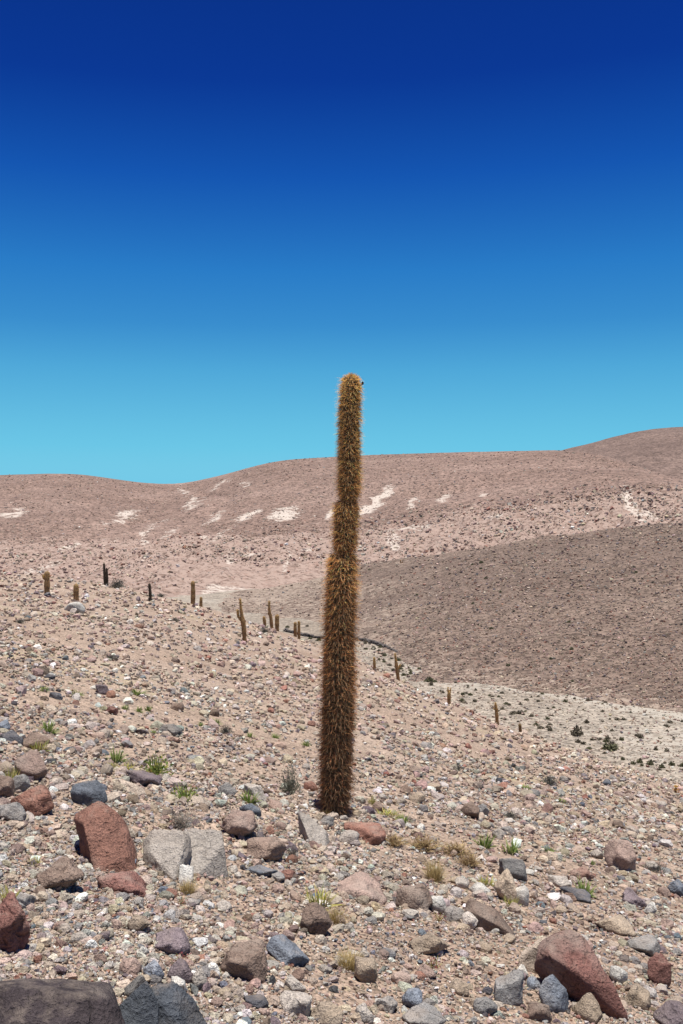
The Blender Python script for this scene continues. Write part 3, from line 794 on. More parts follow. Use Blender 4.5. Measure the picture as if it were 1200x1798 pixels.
# ------------------------------------------------------------------ 200 or so loose stones big enough to pick up one by one
SH_640 = [(rock_shape(600 + s, 3, 9, 40, 0.08), 'angular') for s in range(8)] + [(rock_shape(700 + s, 3, 13, 11, 0.07), 'rounded') for s in range(8)]
STONE_MESH = [(new_mesh('stone', V, F, None, True, M_ROCK), kind) for ((V, F), kind) in SH_640]
rr = np.random.default_rng(21)
keys = ['pale', 'tan', 'pink', 'grey', 'blue', 'white', 'red', 'brown', 'purple', 'sand', 'dark']
wts = [20, 13, 13, 13, 7, 8, 7, 7, 5, 12, 3]
placed = 0
tries = 0
while placed < 200 and tries < 9000:
    tries += 1
    py = 1800 - 430 * rr.random() ** 0.9
    px = rr.uniform(-60, 1260)
    s = min(13 * (1 - rr.random()) ** (-1 / 2.6), 34)
    s *= 0.75 + 0.5 * (py - 1370) / 430
    if any(abs(px - a) < (w + s * 0.5) * 0.95 and abs(py - b) < (h + s * 0.35) * 0.95 for a, b, w, h in ROCKS): continue
    if abs(px - 587) < 45 and 1395 < py < 1436: continue
    x, y, z, d = S_HILL.foot(px, py)
    if not d == d: continue
    me, kind = STONE_MESH[rr.integers(0, len(STONE_MESH))]
    k = keys[rr.choice(len(keys), p=np.array(wts) / sum(wts))]
    L = s * d / FPX
    q = min(NAMED + [(586, 1428, 'foot of the tall cactus')], key=lambda t: math.hypot(px - t[0], (py - t[1]) * 1.4))
    where = 'near the ' + q[2]
    big = 'fist sized' if L < 0.085 else ('head sized' if L < 0.2 else 'large')
    o = link('stone', me, label='%s %s %s stone %s' % (big, CNAME[k], kind, where), cat='stone', group='loose stones on the near slope')
    fl = rr.uniform(0.5, 0.85)
    o.scale = (L / 2, L / 2 * rr.uniform(0.65, 1.0), L / 2 * fl)
    o.rotation_euler = (rr.normal(0, 0.2), rr.normal(0, 0.25) + 0.15, rr.uniform(0, 6.28))
    o.location = (x, y, z + L / 2 * fl * 0.45)
    j = rr.normal(1, 0.1)
    o.color = (*[min(c * j, 0.8) for c in PAL[k]], 1)
    ROCKS.append((px, py, s / 2, s * 0.35)); placed += 1

# ------------------------------------------------------------------ gravel and scree: uncountable, joined
def scatter(n, hf, region, size_px, pareto, cap_m, cap_px, rng):
    """stones over a surface; far away only those still large enough to see are kept"""
    px = rng.uniform(region[0], region[1], n); py = rng.uniform(region[2], region[3], n)
    x, y, z, d = hf.cast(px, py)
    s = np.minimum(size_px * (1 - rng.random(n)) ** (-1 / pareto), cap_px) * d / FPX
    s = np.minimum(s, cap_m * rng.uniform(0.6, 1.0, n))
    s = np.minimum(s, np.where(d > 14, 15, 99) * d / FPX * rng.uniform(0.8, 1.2, n))
    return x, y, z, d, s, px, py

keys2 = ['pale', 'tan', 'pink', 'grey', 'blue', 'white', 'red', 'brown', 'purple', 'sand', 'dark']
wts_near = [20, 16, 16, 8, 1.8, 8, 3, 6, 3, 28, 1.0]
wts_mid = [9, 17, 24, 2, 0.3, 3, 4, 8, 4, 42, 0.8]
batches = []
x, y, z, d, s, px, py = scatter(83000, S_HILL, (-170, 1370, 985, 1960), 4.0, 2.3, 0.62, 26, RNG)
ok = ~np.isnan(d)
# patches of finer and coarser ground
dens = 0.50 + 0.85 * fbm(np.nan_to_num(x) / 1.3, np.nan_to_num(y) / 1.3, octs=3) + 0.25 * fbm(np.nan_to_num(x) / 9.0, np.nan_to_num(y) / 9.0, octs=2)
ok &= RNG.random(len(d)) < np.clip(dens + 0.20 * sstep(12, 30, np.nan_to_num(d)), 0.2, 1)
ok &= ~((np.abs(x + 0.075) < 0.15) & (np.abs(y - 8.9) < 0.25))
x, y, z, d, s, px, py = [q[ok] for q in (x, y, z, d, s, px, py)]
near = d < 16
C = np.where(near[:, None], pick_colors(len(d), keys2, wts_near, RNG)[0] * 1.08, pick_colors(len(d), keys2, wts_mid, RNG)[0] * 1.12)
P = np.stack([x, y, z], 1)
spx = s * FPX / d
big = spx > 13; mid = (spx > 7.5) & ~big; sml = ~big & ~mid
batches.append(stone_batch(P[big], s[big], C[big], SH_80, RNG, (0.45, 0.9), 0.45, 0.32))
batches.append(stone_batch(P[mid], s[mid], C[mid], SH_20, RNG, (0.5, 0.95), 0.5, 0.3))
batches.append(stone_batch(P[sml], s[sml], C[sml], SH_BOX, RNG, (0.5, 1.0), 0.5, 0.2))
x, y, z, d, s, px, py = scatter(42000, S_HILL, (-100, 1300, 1330, 1900), 3.2, 3.0, 0.3, 10, RNG)
ok = ~np.isnan(d) & (RNG.random(len(d)) < np.clip(0.75 + 0.6 * fbm(np.nan_to_num(x) / 0.9 + 30, np.nan_to_num(y) / 0.9, octs=2), 0.35, 1)) & ~((np.abs(x + 0.075) < 0.15) & (np.abs(y - 8.9) < 0.25))
x, y, z, d, s = [q[ok] for q in (x, y, z, d, s)]
batches.append(stone_batch(np.stack([x, y, z], 1), s, pick_colors(len(d), keys2, wts_near, RNG)[0], SH_BOX, RNG, (0.5, 0.9), 0.5, 0.2))
x, y, z, d, s, px, py = scatter(4200, S_HILL, (-100, 1300, 1350, 1880), 10, 2.4, 0.3, 30, RNG)
ok = ~np.isnan(d) & ~((np.abs(x + 0.075) < 0.2) & (np.abs(y - 8.9) < 0.3))
ok &= RNG.random(len(d)) < np.clip(0.55 + 0.8 * fbm(np.nan_to_num(x) / 1.1 + 60, np.nan_to_num(y) / 1.1, octs=2), 0.1, 1)
x, y, z, d, s = [q[ok] for q in (x, y, z, d, s)]
batches.append(stone_batch(np.stack([x, y, z], 1), s, pick_colors(len(d), keys2, wts_near, RNG)[0] * 1.05, SH_80, RNG, (0.45, 0.85), 0.45, 0.34))
for reg in ((1300, 1575, 1380, 1960), (-375, -100, 1250, 1960), (-100, 1300, 1880, 2300)):
    x, y, z, d, s, px, py = scatter(4500, S_HILL, reg, 5.5, 2.3, 0.4, 30, RNG)
    ok = ~np.isnan(d)
    x, y, z, d, s = [q[ok] for q in (x, y, z, d, s)]
    batches.append(stone_batch(np.stack([x, y, z], 1), s, pick_colors(len(d), keys2, wts_near, RNG)[0], SH_BOX, RNG, (0.5, 0.9), 0.5, 0.25))
V, F, C = join(batches)
me = new_mesh('gravel', V, F, {'tint': C}, False, M_STONES)
link('gravel', me, label='pinkish grey gravel and small broken stones covering the near slope', cat='gravel', kind='stuff')
print('gravel tris', len(F))

wts_brown = [1, 8, 20, 2, 0, 0, 10, 36, 8, 8, 3]
x, y, z, d, s, px, py = scatter(30000, S_BROWN, (330, 1330, 915, 1300), 2.0, 2.8, 1.2, 5.0, RNG)
ok = ~np.isnan(d)
ok &= np.nan_to_num(z) > h_valley(np.nan_to_num(x), np.nan_to_num(y)) - 0.2
keep = 0.35 + 0.65 * sstep(560, 900, px + 0.4 * (py - 1000)) + 0.2 * fbm(np.nan_to_num(x) / 20, np.nan_to_num(y) / 20, octs=2)
ok &= RNG.random(len(d)) < keep
x, y, z, d, s = [q[ok] for q in (x, y, z, d, s)]
V, F, C = stone_batch(np.stack([x, y, z], 1), s, pick_colors(len(d), keys2, wts_brown, RNG)[0], SH_BOX, RNG, (0.35, 0.75), 0.4, 0.25)
link('scree', new_mesh('scree', V, F, {'tint': C}, False, M_STONES), label='brown and purplish scree scattered over the dark hill across the valley', cat='scree', kind='stuff')

wts_m = [8, 12, 40, 1, 0, 3, 10, 5, 2, 24, 0]
rb = []
x, y, z, d, s, px, py = scatter(26000, S_MOUNT, (-120, 1320, 842, 1035), 1.9, 2.3, 3.0, 7.0, RNG)
xx, yy, dd = np.nan_to_num(x), np.nan_to_num(y), np.nan_to_num(d)
ok = ~np.isnan(d) & (dd < 450)
ok &= RNG.random(len(d)) < np.clip(0.62 + 0.5 * fbm(xx / 12, yy / 16, octs=2), 0.1, 1) * (1 - 0.8 * ((dd > 405) & (px < 620))) * np.where((dd < 330) & (px > 300), 0.12, 1)
rb.append([q[ok] for q in (x, y, z, d, s)])
x, y, z, d, s, px, py = scatter(20000, S_MOUNT, (-120, 1320, 780, 1000), 1.6, 3.0, 2.0, 4.0, RNG)
ok = ~np.isnan(d) & (np.nan_to_num(d) > 400)
rb.append([q[ok] for q in (x, y, z, d, s)])
x, y, z, d, s = [np.concatenate([p[i] for p in rb]) for i in range(5)]
colr = pick_colors(len(d), keys2, wts_m, RNG)[0]
colr[d > 440] *= 0.85
P = np.stack([x, y, z], 1); up = d > 440
V, F, C = join([stone_batch(P[~up], s[~up], colr[~up], SH_BOX, RNG, (0.45, 0.85), 0.4, 0.25), stone_batch(P[up], s[up], colr[up], SH_BOX, RNG, (0.25, 0.5), 0.3, 0.3)])
link('outcrop_rubble', new_mesh('outcrop_rubble', V, F, {'tint': C}, False, M_STONES), label='pink broken outcrops and rubble strewn over the mountainside', cat='rubble', kind='stuff')

x, y, z, d, s, px, py = scatter(9000, S_VALLEY, (600, 1330, 1120, 1400), 1.9, 2.6, 0.6, 6, RNG)
xx, yy = np.nan_to_num(x), np.nan_to_num(y)
ok = ~np.isnan(d) & (h_hillside(xx, yy) < VALLEY + 0.3) & (h_brown(xx, yy) < VALLEY + 0.3)
x, y, z, d, s = [q[ok] for q in (x, y, z, d, s)]
V, F, C = stone_batch(np.stack([x, y, z], 1), s, pick_colors(len(d), keys2, wts_mid, RNG)[0] * 0.9, SH_BOX, RNG, (0.4, 0.8), 0.4, 0.25)
link('valley_gravel', new_mesh('valley_gravel', V, F, {'tint': C}, False, M_STONES), label='greyish gravel strewn over the flat sandy valley floor', cat='gravel', kind='stuff')

# ------------------------------------------------------------------ cacti
def frames(axis):
    """ring centres -> tangent, side, front vectors"""
    a = np.asarray(axis, float)
    t = np.gradient(a, axis=0); t /= np.linalg.norm(t, axis=1)[:, None]
    side = np.cross(np.array([0, 1.0, 0]), t)
    bad = np.linalg.norm(side, axis=1) < 1e-3
    side[bad] = (1, 0, 0)
    side /= np.linalg.norm(side, axis=1)[:, None]
    return a, t, side, np.cross(t, side)

def resample(axis, rad, step):
    a = np.asarray(axis, float); r = np.asarray(rad, float)
    L = np.concatenate([[0], np.cumsum(np.linalg.norm(np.diff(a, axis=0), axis=1))])
    n = max(int(L[-1] / step), 4)
    q = np.linspace(0, L[-1], n)
    return np.stack([np.interp(q, L, a[:, i]) for i in range(3)], 1), np.interp(q, L, r), q

def ribbed_stem(axis, rad, ribs, depth, per_rib, color, seed=0, cap=True):
    a, t, sd_, fr = frames(axis)
    n, m = len(a), ribs * per_rib
    ph = np.arange(m) / m * 2 * math.pi
    prof = 1 - depth * (0.5 - 0.5 * np.cos(ph * ribs)) ** 1.4
    twist = 0.0
    V = a[:, None, :] + (np.asarray(rad)[:, None] * prof[None, :])[:, :, None] * (np.cos(ph)[None, :, None] * sd_[:, None, :] + np.sin(ph)[None, :, None] * fr[:, None, :])
    V = V.reshape(-1, 3)
    i = np.arange(n - 1)[:, None] * m; j = np.arange(m)[None, :]; jn = (j + 1) % m
    F = np.stack([i + j, i + jn, i + m + jn, i + m + j], -1).reshape(-1, 4)
    tri = np.vstack([F[:, [0, 1, 2]], F[:, [0, 2, 3]]])
    V = np.vstack([V, a[-1] + t[-1] * rad[-1] * 0.3, a[0]])
    top = (n - 1) * m
    tri = np.vstack([tri, np.stack([top + j[0], top + jn[0], np.full(m, n * m)], 1), np.stack([jn[0], j[0], np.full(m, n * m + 1)], 1)])
    c = np.tile(np.asarray(color)[None, :], (len(V), 1))
    groove = np.concatenate([np.tile(prof, n), [1, 1]])
    return V, tri, c * (0.75 + 0.25 * (groove - 1 + depth) / depth)[:, None]

def spine_batch(base, dirv, length, width, colors):
    """thin three-sided needles"""
    n = len(base)
    k = np.cross(dirv, np.array([0.3, 0.2, 0.93])); k /= np.maximum(np.linalg.norm(k, axis=1), 1e-6)[:, None]
    l = np.cross(dirv, k)
    w = np.broadcast_to(width, (n,))[:, None] / 2
    p0 = base + k * w; p1 = base + (-0.5 * k + 0.87 * l) * w; p2 = base + (-0.5 * k - 0.87 * l) * w
    tip = base + dirv * length[:, None]
    V = np.stack([p0, p1, p2, tip], 1).reshape(-1, 3)
    f = np.array([[0, 1, 3], [1, 2, 3], [2, 0, 3]])
    F = (f[None] + (np.arange(n) * 4)[:, None, None]).reshape(-1, 3)
    C = np.repeat(colors, 4, 0).reshape(n, 4, 3).copy()
    C[:, 3] *= 1.15
    return V, F, C.reshape(-1, 3)

def spines_on(axis, rad, ribs, n_rad, n_cen, len_rad, len_cen, width, color_fn, rng, crown=0, droop=0.55):
    """areoles along the crest of every rib, each with a fan of radial spines and longer central ones"""
    a, t, sd_, fr = frames(axis)
    n = len(a)
    B, D, L, Cc = [], [], [], []
    for r in range(ribs):
        ph = r / ribs * 2 * math.pi
        off = rng.uniform(0, 1, n) * 0
        out_ = math.cos(ph) * sd_ + math.sin(ph) * fr
        tan_ = -math.sin(ph) * sd_ + math.cos(ph) * fr
        base = a + out_ * np.asarray(rad)[:, None] * 0.99
        base = base + t * rng.normal(0, 0.008, (n, 1))
        for k in range(n_rad + n_cen):
            cen = k >= n_rad
            ang = rng.uniform(0, 2 * math.pi, n)
            if cen:
                d = out_ * rng.uniform(0.55, 1.0, (n, 1)) - t * rng.uniform(-0.1, 1.1, (n, 1)) * droop * 1.6 + tan_ * rng.normal(0, 0.3, (n, 1))
                l = rng.uniform(0.65, 1.25, n) * len_cen
            else:
                d = out_ * rng.uniform(0.25, 0.8, (n, 1)) + (np.cos(ang)[:, None] * tan_ + (np.sin(ang) - droop)[:, None] * t) * rng.uniform(0.6, 1.0, (n, 1))
                l = rng.uniform(0.6, 1.2, n) * len_rad
            d /= np.linalg.norm(d, axis=1)[:, None]
            B.append(base); D.append(d); L.append(l * rng.uniform(0.8, 1.1)); Cc.append(color_fn(base, cen, rng))
    if crown:
        th = rng.uniform(0, 2 * math.pi, crown); el = rng.uniform(0.1, 1.0, crown) ** 0.7
        d = (np.cos(th) * np.sqrt(1 - el ** 2))[:, None] * sd_[-1] + (np.sin(th) * np.sqrt(1 - el ** 2))[:, None] * fr[-1] + el[:, None] * t[-1]
        Rr = float(np.max(rad[-14:])); B.append(a[-1] - t[-1] * Rr * 0.75 + d * Rr * 0.92 * np.array([1, 1, 0.85])); D.append(d); L.append(rng.uniform(0.5, 1.0, crown) * len_cen * 0.55); Cc.append(color_fn(B[-1], True, rng))
    return spine_batch(np.vstack(B), np.vstack(D), np.concatenate(L), width, np.vstack(Cc))

# the tall cactus
bx, by, bz, bd = S_HILL.foot(586, 1424)
mpp = bd / FPX
OUT = [(1440, 559, 613), (1425, 559, 614), (1400, 559, 618), (1350, 561, 620), (1300, 562, 622), (1250, 562, 625), (1200, 564, 625), (1150, 566, 626), (1100, 568, 627), (1050, 570, 627), (1010, 572, 628),
       (990, 573, 629), (978, 577, 630), (972, 582, 630), (930, 584, 631), (895, 586, 632), (884, 588, 632), (876, 591, 634), (850, 590, 635), (800, 591, 635), (760, 593, 635), (720, 595, 635), (690, 597, 635), (675, 599, 634)]
def stem_curve(y0, y1, dome):
    ys = np.arange(y0, y1 - 0.1, -4.0)
    t = np.array(OUT)[::-1]
    lo_, hi_ = (988, 1500) if y0 > 1000 else ((893, 964) if y0 > 900 else (0, 868))
    yc = np.clip(ys, lo_, hi_)
    l = np.interp(yc, t[:, 0], t[:, 1]); r = np.interp(yc, t[:, 0], t[:, 2])
    c = (l + r) / 2; w = (r - l) / 2 - 6.0 + 2.5 * np.clip((760 - ys) / 80, 0, 1)
    ax = np.stack([(c - CX) * mpp, np.full(len(ys), bd), (CY - ys) * mpp], 1)
    rad = w * mpp
    if dome:      # round off the top of the segment
        k = np.clip((ys - y1) / dome, 0, 1)
        rad = rad * np.sqrt(np.clip(1 - (1 - k) ** 2, 0.03, 1))
    if y0 < 1000: rad = rad * (1 - 0.42 * np.exp(-np.maximum(y0 - 14 - ys, 0) / 6.0))
    ax[:, 0] += 0.004 * np.sin(ys / 31.0); rad = rad * (1 + 0.025 * np.sin(ys / 23.0) + 0.018 * np.sin(ys / 9.5 + 1))
    return ax, rad

def tall_color(base, cen, rng):
    h = np.clip((base[:, 2] - bz) / 3.9, 0, 1)
    lo = np.array([0.54, 0.32, 0.185]); md = np.array([0.96, 0.64, 0.33]); hi = np.array([0.92, 0.70, 0.37])
    c = np.where(h[:, None] < 0.55, lo + (md - lo) * (h[:, None] / 0.55), md + (hi - md) * ((h[:, None] - 0.55) / 0.45))
    c = c * rng.normal(1.0, 0.22, (len(base), 1))
    if not cen: c = c * 0.8
    pale = rng.random(len(base)) < (0.45 if cen else 0.12)
    c[pale] = c[pale] * 0.35 + np.array([0.80, 0.64, 0.40]) * 0.65 * (0.55 + 0.45 * h[pale][:, None])
    dark = rng.random(len(base)) < 0.2
    c[dark] *= 0.4
    return np.clip(c, 0.02, 0.95)

tall = bpy.data.objects.new('tall_cactus', None); col.objects.link(tall)
tall.location = (bx, by, bz)
tall['label'] = 'tall single column cactus with dense golden brown spines on stony slope'; tall['category'] = 'cactus'
rs = np.random.default_rng(5)
for (y0, y1, dome) in ((1442, 970, 12), (986, 877, 9), (892, 660, 15)):
    ax, rad = stem_curve(y0, y1, dome)
    V, F, C = ribbed_stem(ax, rad, 23, 0.22, 4, (0.13, 0.095, 0.05))
    off = np.array([bx, by, bz])
    st = link('stem', new_mesh('stem', V - off, F, {'tint': C}, True, M_SKIN), parent=tall)
    axs, rads, q = resample(ax, rad, 0.024)
    V, F, C = spines_on(axs, rads, 23, 6, 4, 0.040, 0.080 if y0 > 1000 else 0.070, 0.0040, tall_color, rs, crown=260 if y1 == 660 else 40)
    link('spines', new_mesh('spines', V - off, F, {'tint': C}, False, M_SPINE), parent=st, kind='stuff')
# dried flower bud on a stalk beside the crown
bm = bmesh.new()
tipx, tipz = (637 - CX) * mpp, (CY - 673) * mpp
b0 = Vector((tipx - 0.035, bd, tipz - 0.05)); b1 = Vector((tipx, bd - 0.01, tipz))
mtx = Matrix.Translation((b0 + b1) / 2) @ (b1 - b0).to_track_quat('Z', 'Y').to_matrix().to_4x4()
bmesh.ops.create_cone(bm, segments=6, radius1=0.004, radius2=0.004, depth=(b1 - b0).length, matrix=mtx)
bmesh.ops.create_icosphere(bm, subdivisions=2, radius=0.012, matrix=Matrix.Translation(b1) @ Matrix.Diagonal((0.9, 0.9, 1.25, 1)))
bmesh.ops.translate(bm, verts=bm.verts, vec=-Vector((bx, by, bz)))
me = bpy.data.meshes.new('dried_bud'); bm.to_mesh(me); bm.free()
m_, nt_, b_, o_ = nmat('dried_bud'); b_.inputs['Base Color'].default_value = (0.03, 0.02, 0.015, 1)
me.materials.append(m_)
link('dried_bud', me, parent=tall)

# smaller cacti further off.  Each stem: list of (dx px, dy px above base, half-width px)
def small_cactus(px, py, stems, label, dead=False, hf=S_HILL, tone=1.0, group='small cacti on the slope and valley edge'):
    x, y, z, d = hf.foot(px, py)
    k = d / FPX
    root = bpy.data.objects.new('column_cactus', None); col.objects.link(root)
    root.location = (x, y, z); root['label'] = label; root['category'] = 'cactus'
    if group: root['group'] = group
    g = np.random.default_rng(int(px * 3 + py))
    for i, pts in enumerate(stems):
        p = np.array(pts, float)
        ax = np.stack([p[:, 0] * k, np.zeros(len(p)) + (0.02 * i), p[:, 1] * k], 1)
        if i == 0: ax[0, 2] -= 0.15
        a2, r2, q = resample(ax, np.maximum(p[:, 2] - 0.35, 0.4) * k, 0.06)
        e = np.clip((q[-1] - q) / max(r2[-1] * 1.0, 0.02), 0, 1)
        r2 = r2 * np.sqrt(np.clip(1 - (1 - e) ** 2, 0.05, 1)) * (1 + 0.05 * np.sin(q * 9 + i) + 0.05 * g.normal(0, 0.5, len(q)))
        skin = (0.06, 0.045, 0.03) if dead else (0.24, 0.15, 0.075)
        V, F, C = ribbed_stem(a2, r2, 11, 0.25, 3, np.array(skin) * tone)
        s = link('stem' if i == 0 else 'arm', new_mesh('stem', V, F, {'tint': C}, True, M_SKIN), parent=root)
        def cf(base, cen, rng):
            h = np.clip(base[:, 2] / max(p[-1, 1] * k, 0.1), 0, 1)[:, None]
            c = (np.array([0.55, 0.32, 0.17]) * (1 - h) + np.array([0.80, 0.58, 0.25]) * h) * tone
            if dead: c = np.tile(np.array([0.09, 0.06, 0.045]), (len(base), 1))
            return np.clip(c * rng.normal(1, 0.2, (len(base), 1)), 0.02, 0.8)
        V, F, C = spines_on(a2, r2, 11, 3 if not dead else 1, 1, 0.05, 0.09, 0.010, cf, g, crown=30 if not dead else 0)
        link('spines', new_mesh('spines', V, F, {'tint': C}, False, M_SPINE), parent=s, kind='stuff')
    return root

small_cactus(83, 1046, [[(0, 0, 5.0), (0, 20, 5.2), (0, 43, 4.6)], [(-3, 28, 1.5), (-6.5, 31, 2.2), (-7, 37, 2.0)]], 'ridge cactus with one tiny side bud, standing above a dark rock')
small_cactus(134, 1056, [[(0, 0, 4.6), (0, 16, 5.0), (0, 31, 4.6)]], 'short stubby cactus on the ridge beside a white rock')
small_cactus(186, 1022, [[(-1, 0, 2.6), (-2, 20, 2.6), (-3, 40, 2.0)], [(2.5, 0, 2.2), (2.5, 15, 2.4), (1.5, 32, 1.8)], [(3, 28, 0.8), (6, 32, 0.9), (7, 33, 0.7)]], 'dead blackened twin stemmed cactus on the ridge beside a grey bush', dead=True)
small_cactus(264, 1056, [[(1, 0, 2.8), (0, 16, 2.9), (-1.5, 32, 2.4)]], 'thin dark leaning dead cactus trunk on the ridge', dead=True, tone=1.0)
small_cactus(339, 1053, [[(0, 0, 4.4), (0.5, 20, 4.2), (0, 41, 3.6)]], 'straight single cactus on the ridge beside a much shorter one')
small_cactus(353, 1060, [[(0, 0, 3.0), (0.3, 9, 3.0), (0.4, 17, 2.4)]], 'very short cactus next to the straight ridge cactus')
small_cactus(430, 1127, [[(0, 0, 3.6), (-1, 20, 4.2), (-3, 36, 4.4), (-5, 46, 3.2), (-7, 60, 2.4), (-8, 76, 1.8)], [(-5, 38, 3.2), (-8, 40, 2.6), (-11, 44, 2.4), (-12, 50, 2.6), (-12.5, 57, 2.0)]], 'bent cactus with a raised side arm on the slope edge')
small_cactus(466, 1098, [[(0, 0, 2.6), (-1.0, 10, 3.2), (-2.5, 20, 2.6)]], 'short leaning cactus at the start of a trio')
small_cactus(478, 1098, [[(0, 0, 3.4), (-2, 20, 3.2), (-5, 34, 2.4), (-5, 50, 1.8)], [(-2, 24, 2), (-6, 26, 1.6), (-6.5, 29, 1.4)]], 'tall crooked tapering cactus, middle of a trio')
small_cactus(487, 1106, [[(0, 0, 3.4), (-0.3, 14, 4.2), (0, 29, 3.6)]], 'stout straight cactus, end of a trio nearest the stone wall')
small_cactus(519, 1117, [[(0, 0, 3.0), (-0.3, 14, 3.2), (-0.2, 26, 2.8)]], 'narrow cactus of a close pair, farther from the tall cactus')
small_cactus(525.5, 1122, [[(0, 0, 2.6), (-0.3, 14, 2.8), (-0.3, 32, 2.4)]], 'narrow cactus of a close pair, nearer to the tall cactus')
small_cactus(658, 1178, [[(0.5, 0, 2.6), (-0.3, 12, 2.8), (-0.7, 24, 2.0)]], 'short single cactus just beyond the tall cactus below the stone wall')
small_cactus(700, 1194, [[(0, 0, 3.0), (-2, 15, 3.4), (-3.5, 26, 3.2), (-5, 36, 2.2), (-6, 47, 1.5)], [(-2, 20, 2.2), (2, 23, 2.0), (3.2, 28, 1.6)]], 'forked cactus with a stubby side arm at the end of the wall')
small_cactus(789, 1238, [[(0, 0, 3.0), (-0.3, 12, 3.6), (0, 24, 3.0)], [(-1, 20, 1.6), (-2.2, 26, 1.5), (-2, 31, 0.9)], [(1, 20, 1.5), (2.4, 26, 1.3), (2.8, 30, 0.8)]], 'cactus topped by two small tips like ears')
small_cactus(873, 1271, [[(0.5, 0, 3.2), (-0.3, 14, 3.2), (-1.5, 28, 2.8), (-3, 39, 1.5)], [(-1, 25, 1.8), (-5, 27, 1.4), (-6, 28.5, 1.0)]], 'leaning cactus with a stub arm beside a pinkish rock')
small_cactus(914, 1280, [[(0.5, 0, 3.0), (-1.0, 16, 2.8)]], 'small leaning cactus stump at the valley edge', tone=0.6)
small_cactus(1187, 1393, [[(0, 0, 2.4), (0, 6, 2.6), (0, 13, 2.2)]], 'lone tiny cactus low on the downhill slope')
small_cactus(704, 989, [[(0, 0, 1.2), (-0.5, 6, 1.1)], [(0, 1, 0.9), (3.5, 1.5, 0.9), (4, 7, 0.8)]], 'tiny forked cactus far off on the brown hill crest', hf=S_BROWN, group=None)

# ------------------------------------------------------------------ plants
def blades(n, L, W, spread, lean, colors, rng, bend=0.5, segs=3, upright=0.0):
    """a tussock of bent blades rooted round the origin"""
    Vs, Fs, Cs, off = [], [], [], 0
    for i in range(n):
        th = rng.uniform(0, 2 * math.pi); r0 = spread * math.sqrt(rng.random())
        ph = th + rng.normal(0, 0.6)
        el = abs(rng.normal(0, lean)) * (0.4 + r0 / max(spread, 1e-6)) + 0.05
        l = L * rng.uniform(0.55, 1.1); w = W * rng.uniform(0.6, 1.2)
        p = np.array([math.cos(th) * r0, math.sin(th) * r0, -0.01]); perp = np.array([-math.sin(ph + rng.normal(0, 0.8)), math.cos(ph), 0.15])
        c = np.array(colors[rng.integers(0, len(colors))]) * rng.normal(1, 0.15)
        row = []
        for s in range(segs + 1):
            t = s / segs
            wd = w * (1 - t ** 1.5) * (0.6 + 0.8 * t * (1 - t) * 2)
            row.append(p - perp * wd / 2); row.append(p + perp * wd / 2)
            e = min(el + bend * t, 1.5)
            p = p + np.array([math.cos(ph) * math.sin(e), math.sin(ph) * math.sin(e), math.cos(e)]) * l / segs
        Vs += row; Cs += [c * (0.8 + 0.3 * (q // 2) / segs) for q in range(len(row))]
        for s in range(segs):
            q = off + 2 * s
            Fs += [[q, q + 1, q + 3], [q, q + 3, q + 2]]
        off += len(row)
    return np.array(Vs), np.array(Fs), np.clip(np.array(Cs), 0.01, 0.8)

def leafy(n, R, leaf, colors, rng, stems=9, flat=0.8):
    """a small bush: thin stems and many leaf-sized faces through an uneven volume"""
    th = rng.uniform(0, 2 * math.pi, n); el = np.arcsin(rng.uniform(0.0, 1, n)); rad = R * rng.random(n) ** 0.45
    lump = 1 + 0.35 * fbm(np.cos(th) * 2 + 5, np.sin(th) * 2, el * 2, 2)
    c = np.stack([np.cos(th) * np.cos(el), np.sin(th) * np.cos(el), np.sin(el) * flat], 1) * (rad * lump)[:, None] + np.array([0, 0, R * 0.06])
    d = c / np.maximum(np.linalg.norm(c, axis=1), 1e-6)[:, None] + rng.normal(0, 0.5, (n, 3)); d /= np.linalg.norm(d, axis=1)[:, None]
    k = np.cross(d, rng.normal(0, 1, (n, 3))); k /= np.linalg.norm(k, axis=1)[:, None]
    l = leaf * rng.uniform(0.6, 1.4, n)[:, None]
    V = np.stack([c - d * l * 0.5, c + k * l * 0.28, c + d * l * 0.5, c - k * l * 0.28], 1).reshape(-1, 3)
    F = (np.array([[0, 1, 2], [0, 2, 3]])[None] + (np.arange(n) * 4)[:, None, None]).reshape(-1, 3)
    C = np.repeat(np.array(colors)[rng.integers(0, len(colors), n)] * rng.normal(1, 0.18, (n, 1)), 4, 0)
    tips = c[rng.integers(0, n, stems)]
    sv, sf, sc = spine_batch(np.zeros((stems, 3)) - np.array([0, 0, R * 0.05]), tips / np.linalg.norm(tips, axis=1)[:, None], np.linalg.norm(tips, axis=1), R * 0.05, np.tile(np.array([[0.14, 0.11, 0.08]]), (stems, 1)))
    return np.vstack([V, sv]), np.vstack([F, sf + len(V)]), np.clip(np.vstack([C, sc]), 0.01, 0.8)

def twiggy(n, R, colors, rng, width):
    th = rng.uniform(0, 2 * math.pi, n); el = rng.uniform(0.25, 1.5, n)
    d = np.stack([np.cos(th) * np.cos(el), np.sin(th) * np.cos(el), np.sin(el)], 1)
    L = R * rng.uniform(0.6, 1.1, n)
    b1 = spine_batch(np.zeros((n, 3)) + rng.normal(0, R * 0.12, (n, 3)) * np.array([1, 1, 0]), d, L, width, np.array(colors)[rng.integers(0, len(colors), n)] * rng.normal(1, 0.15, (n, 1)))
    m = n * 5; i = rng.integers(0, n, m); t = rng.uniform(0.3, 0.95, m)
    base = d[i] * (L[i] * t)[:, None]
    d2 = d[i] + rng.normal(0, 0.55, (m, 3)); d2 /= np.linalg.norm(d2, axis=1)[:, None]
    b2 = spine_batch(base, d2, R * rng.uniform(0.15, 0.4, m), width * 0.7, np.array(colors)[rng.integers(0, len(colors), m)] * rng.normal(1, 0.2, (m, 1)))
    return join([b1, b2])

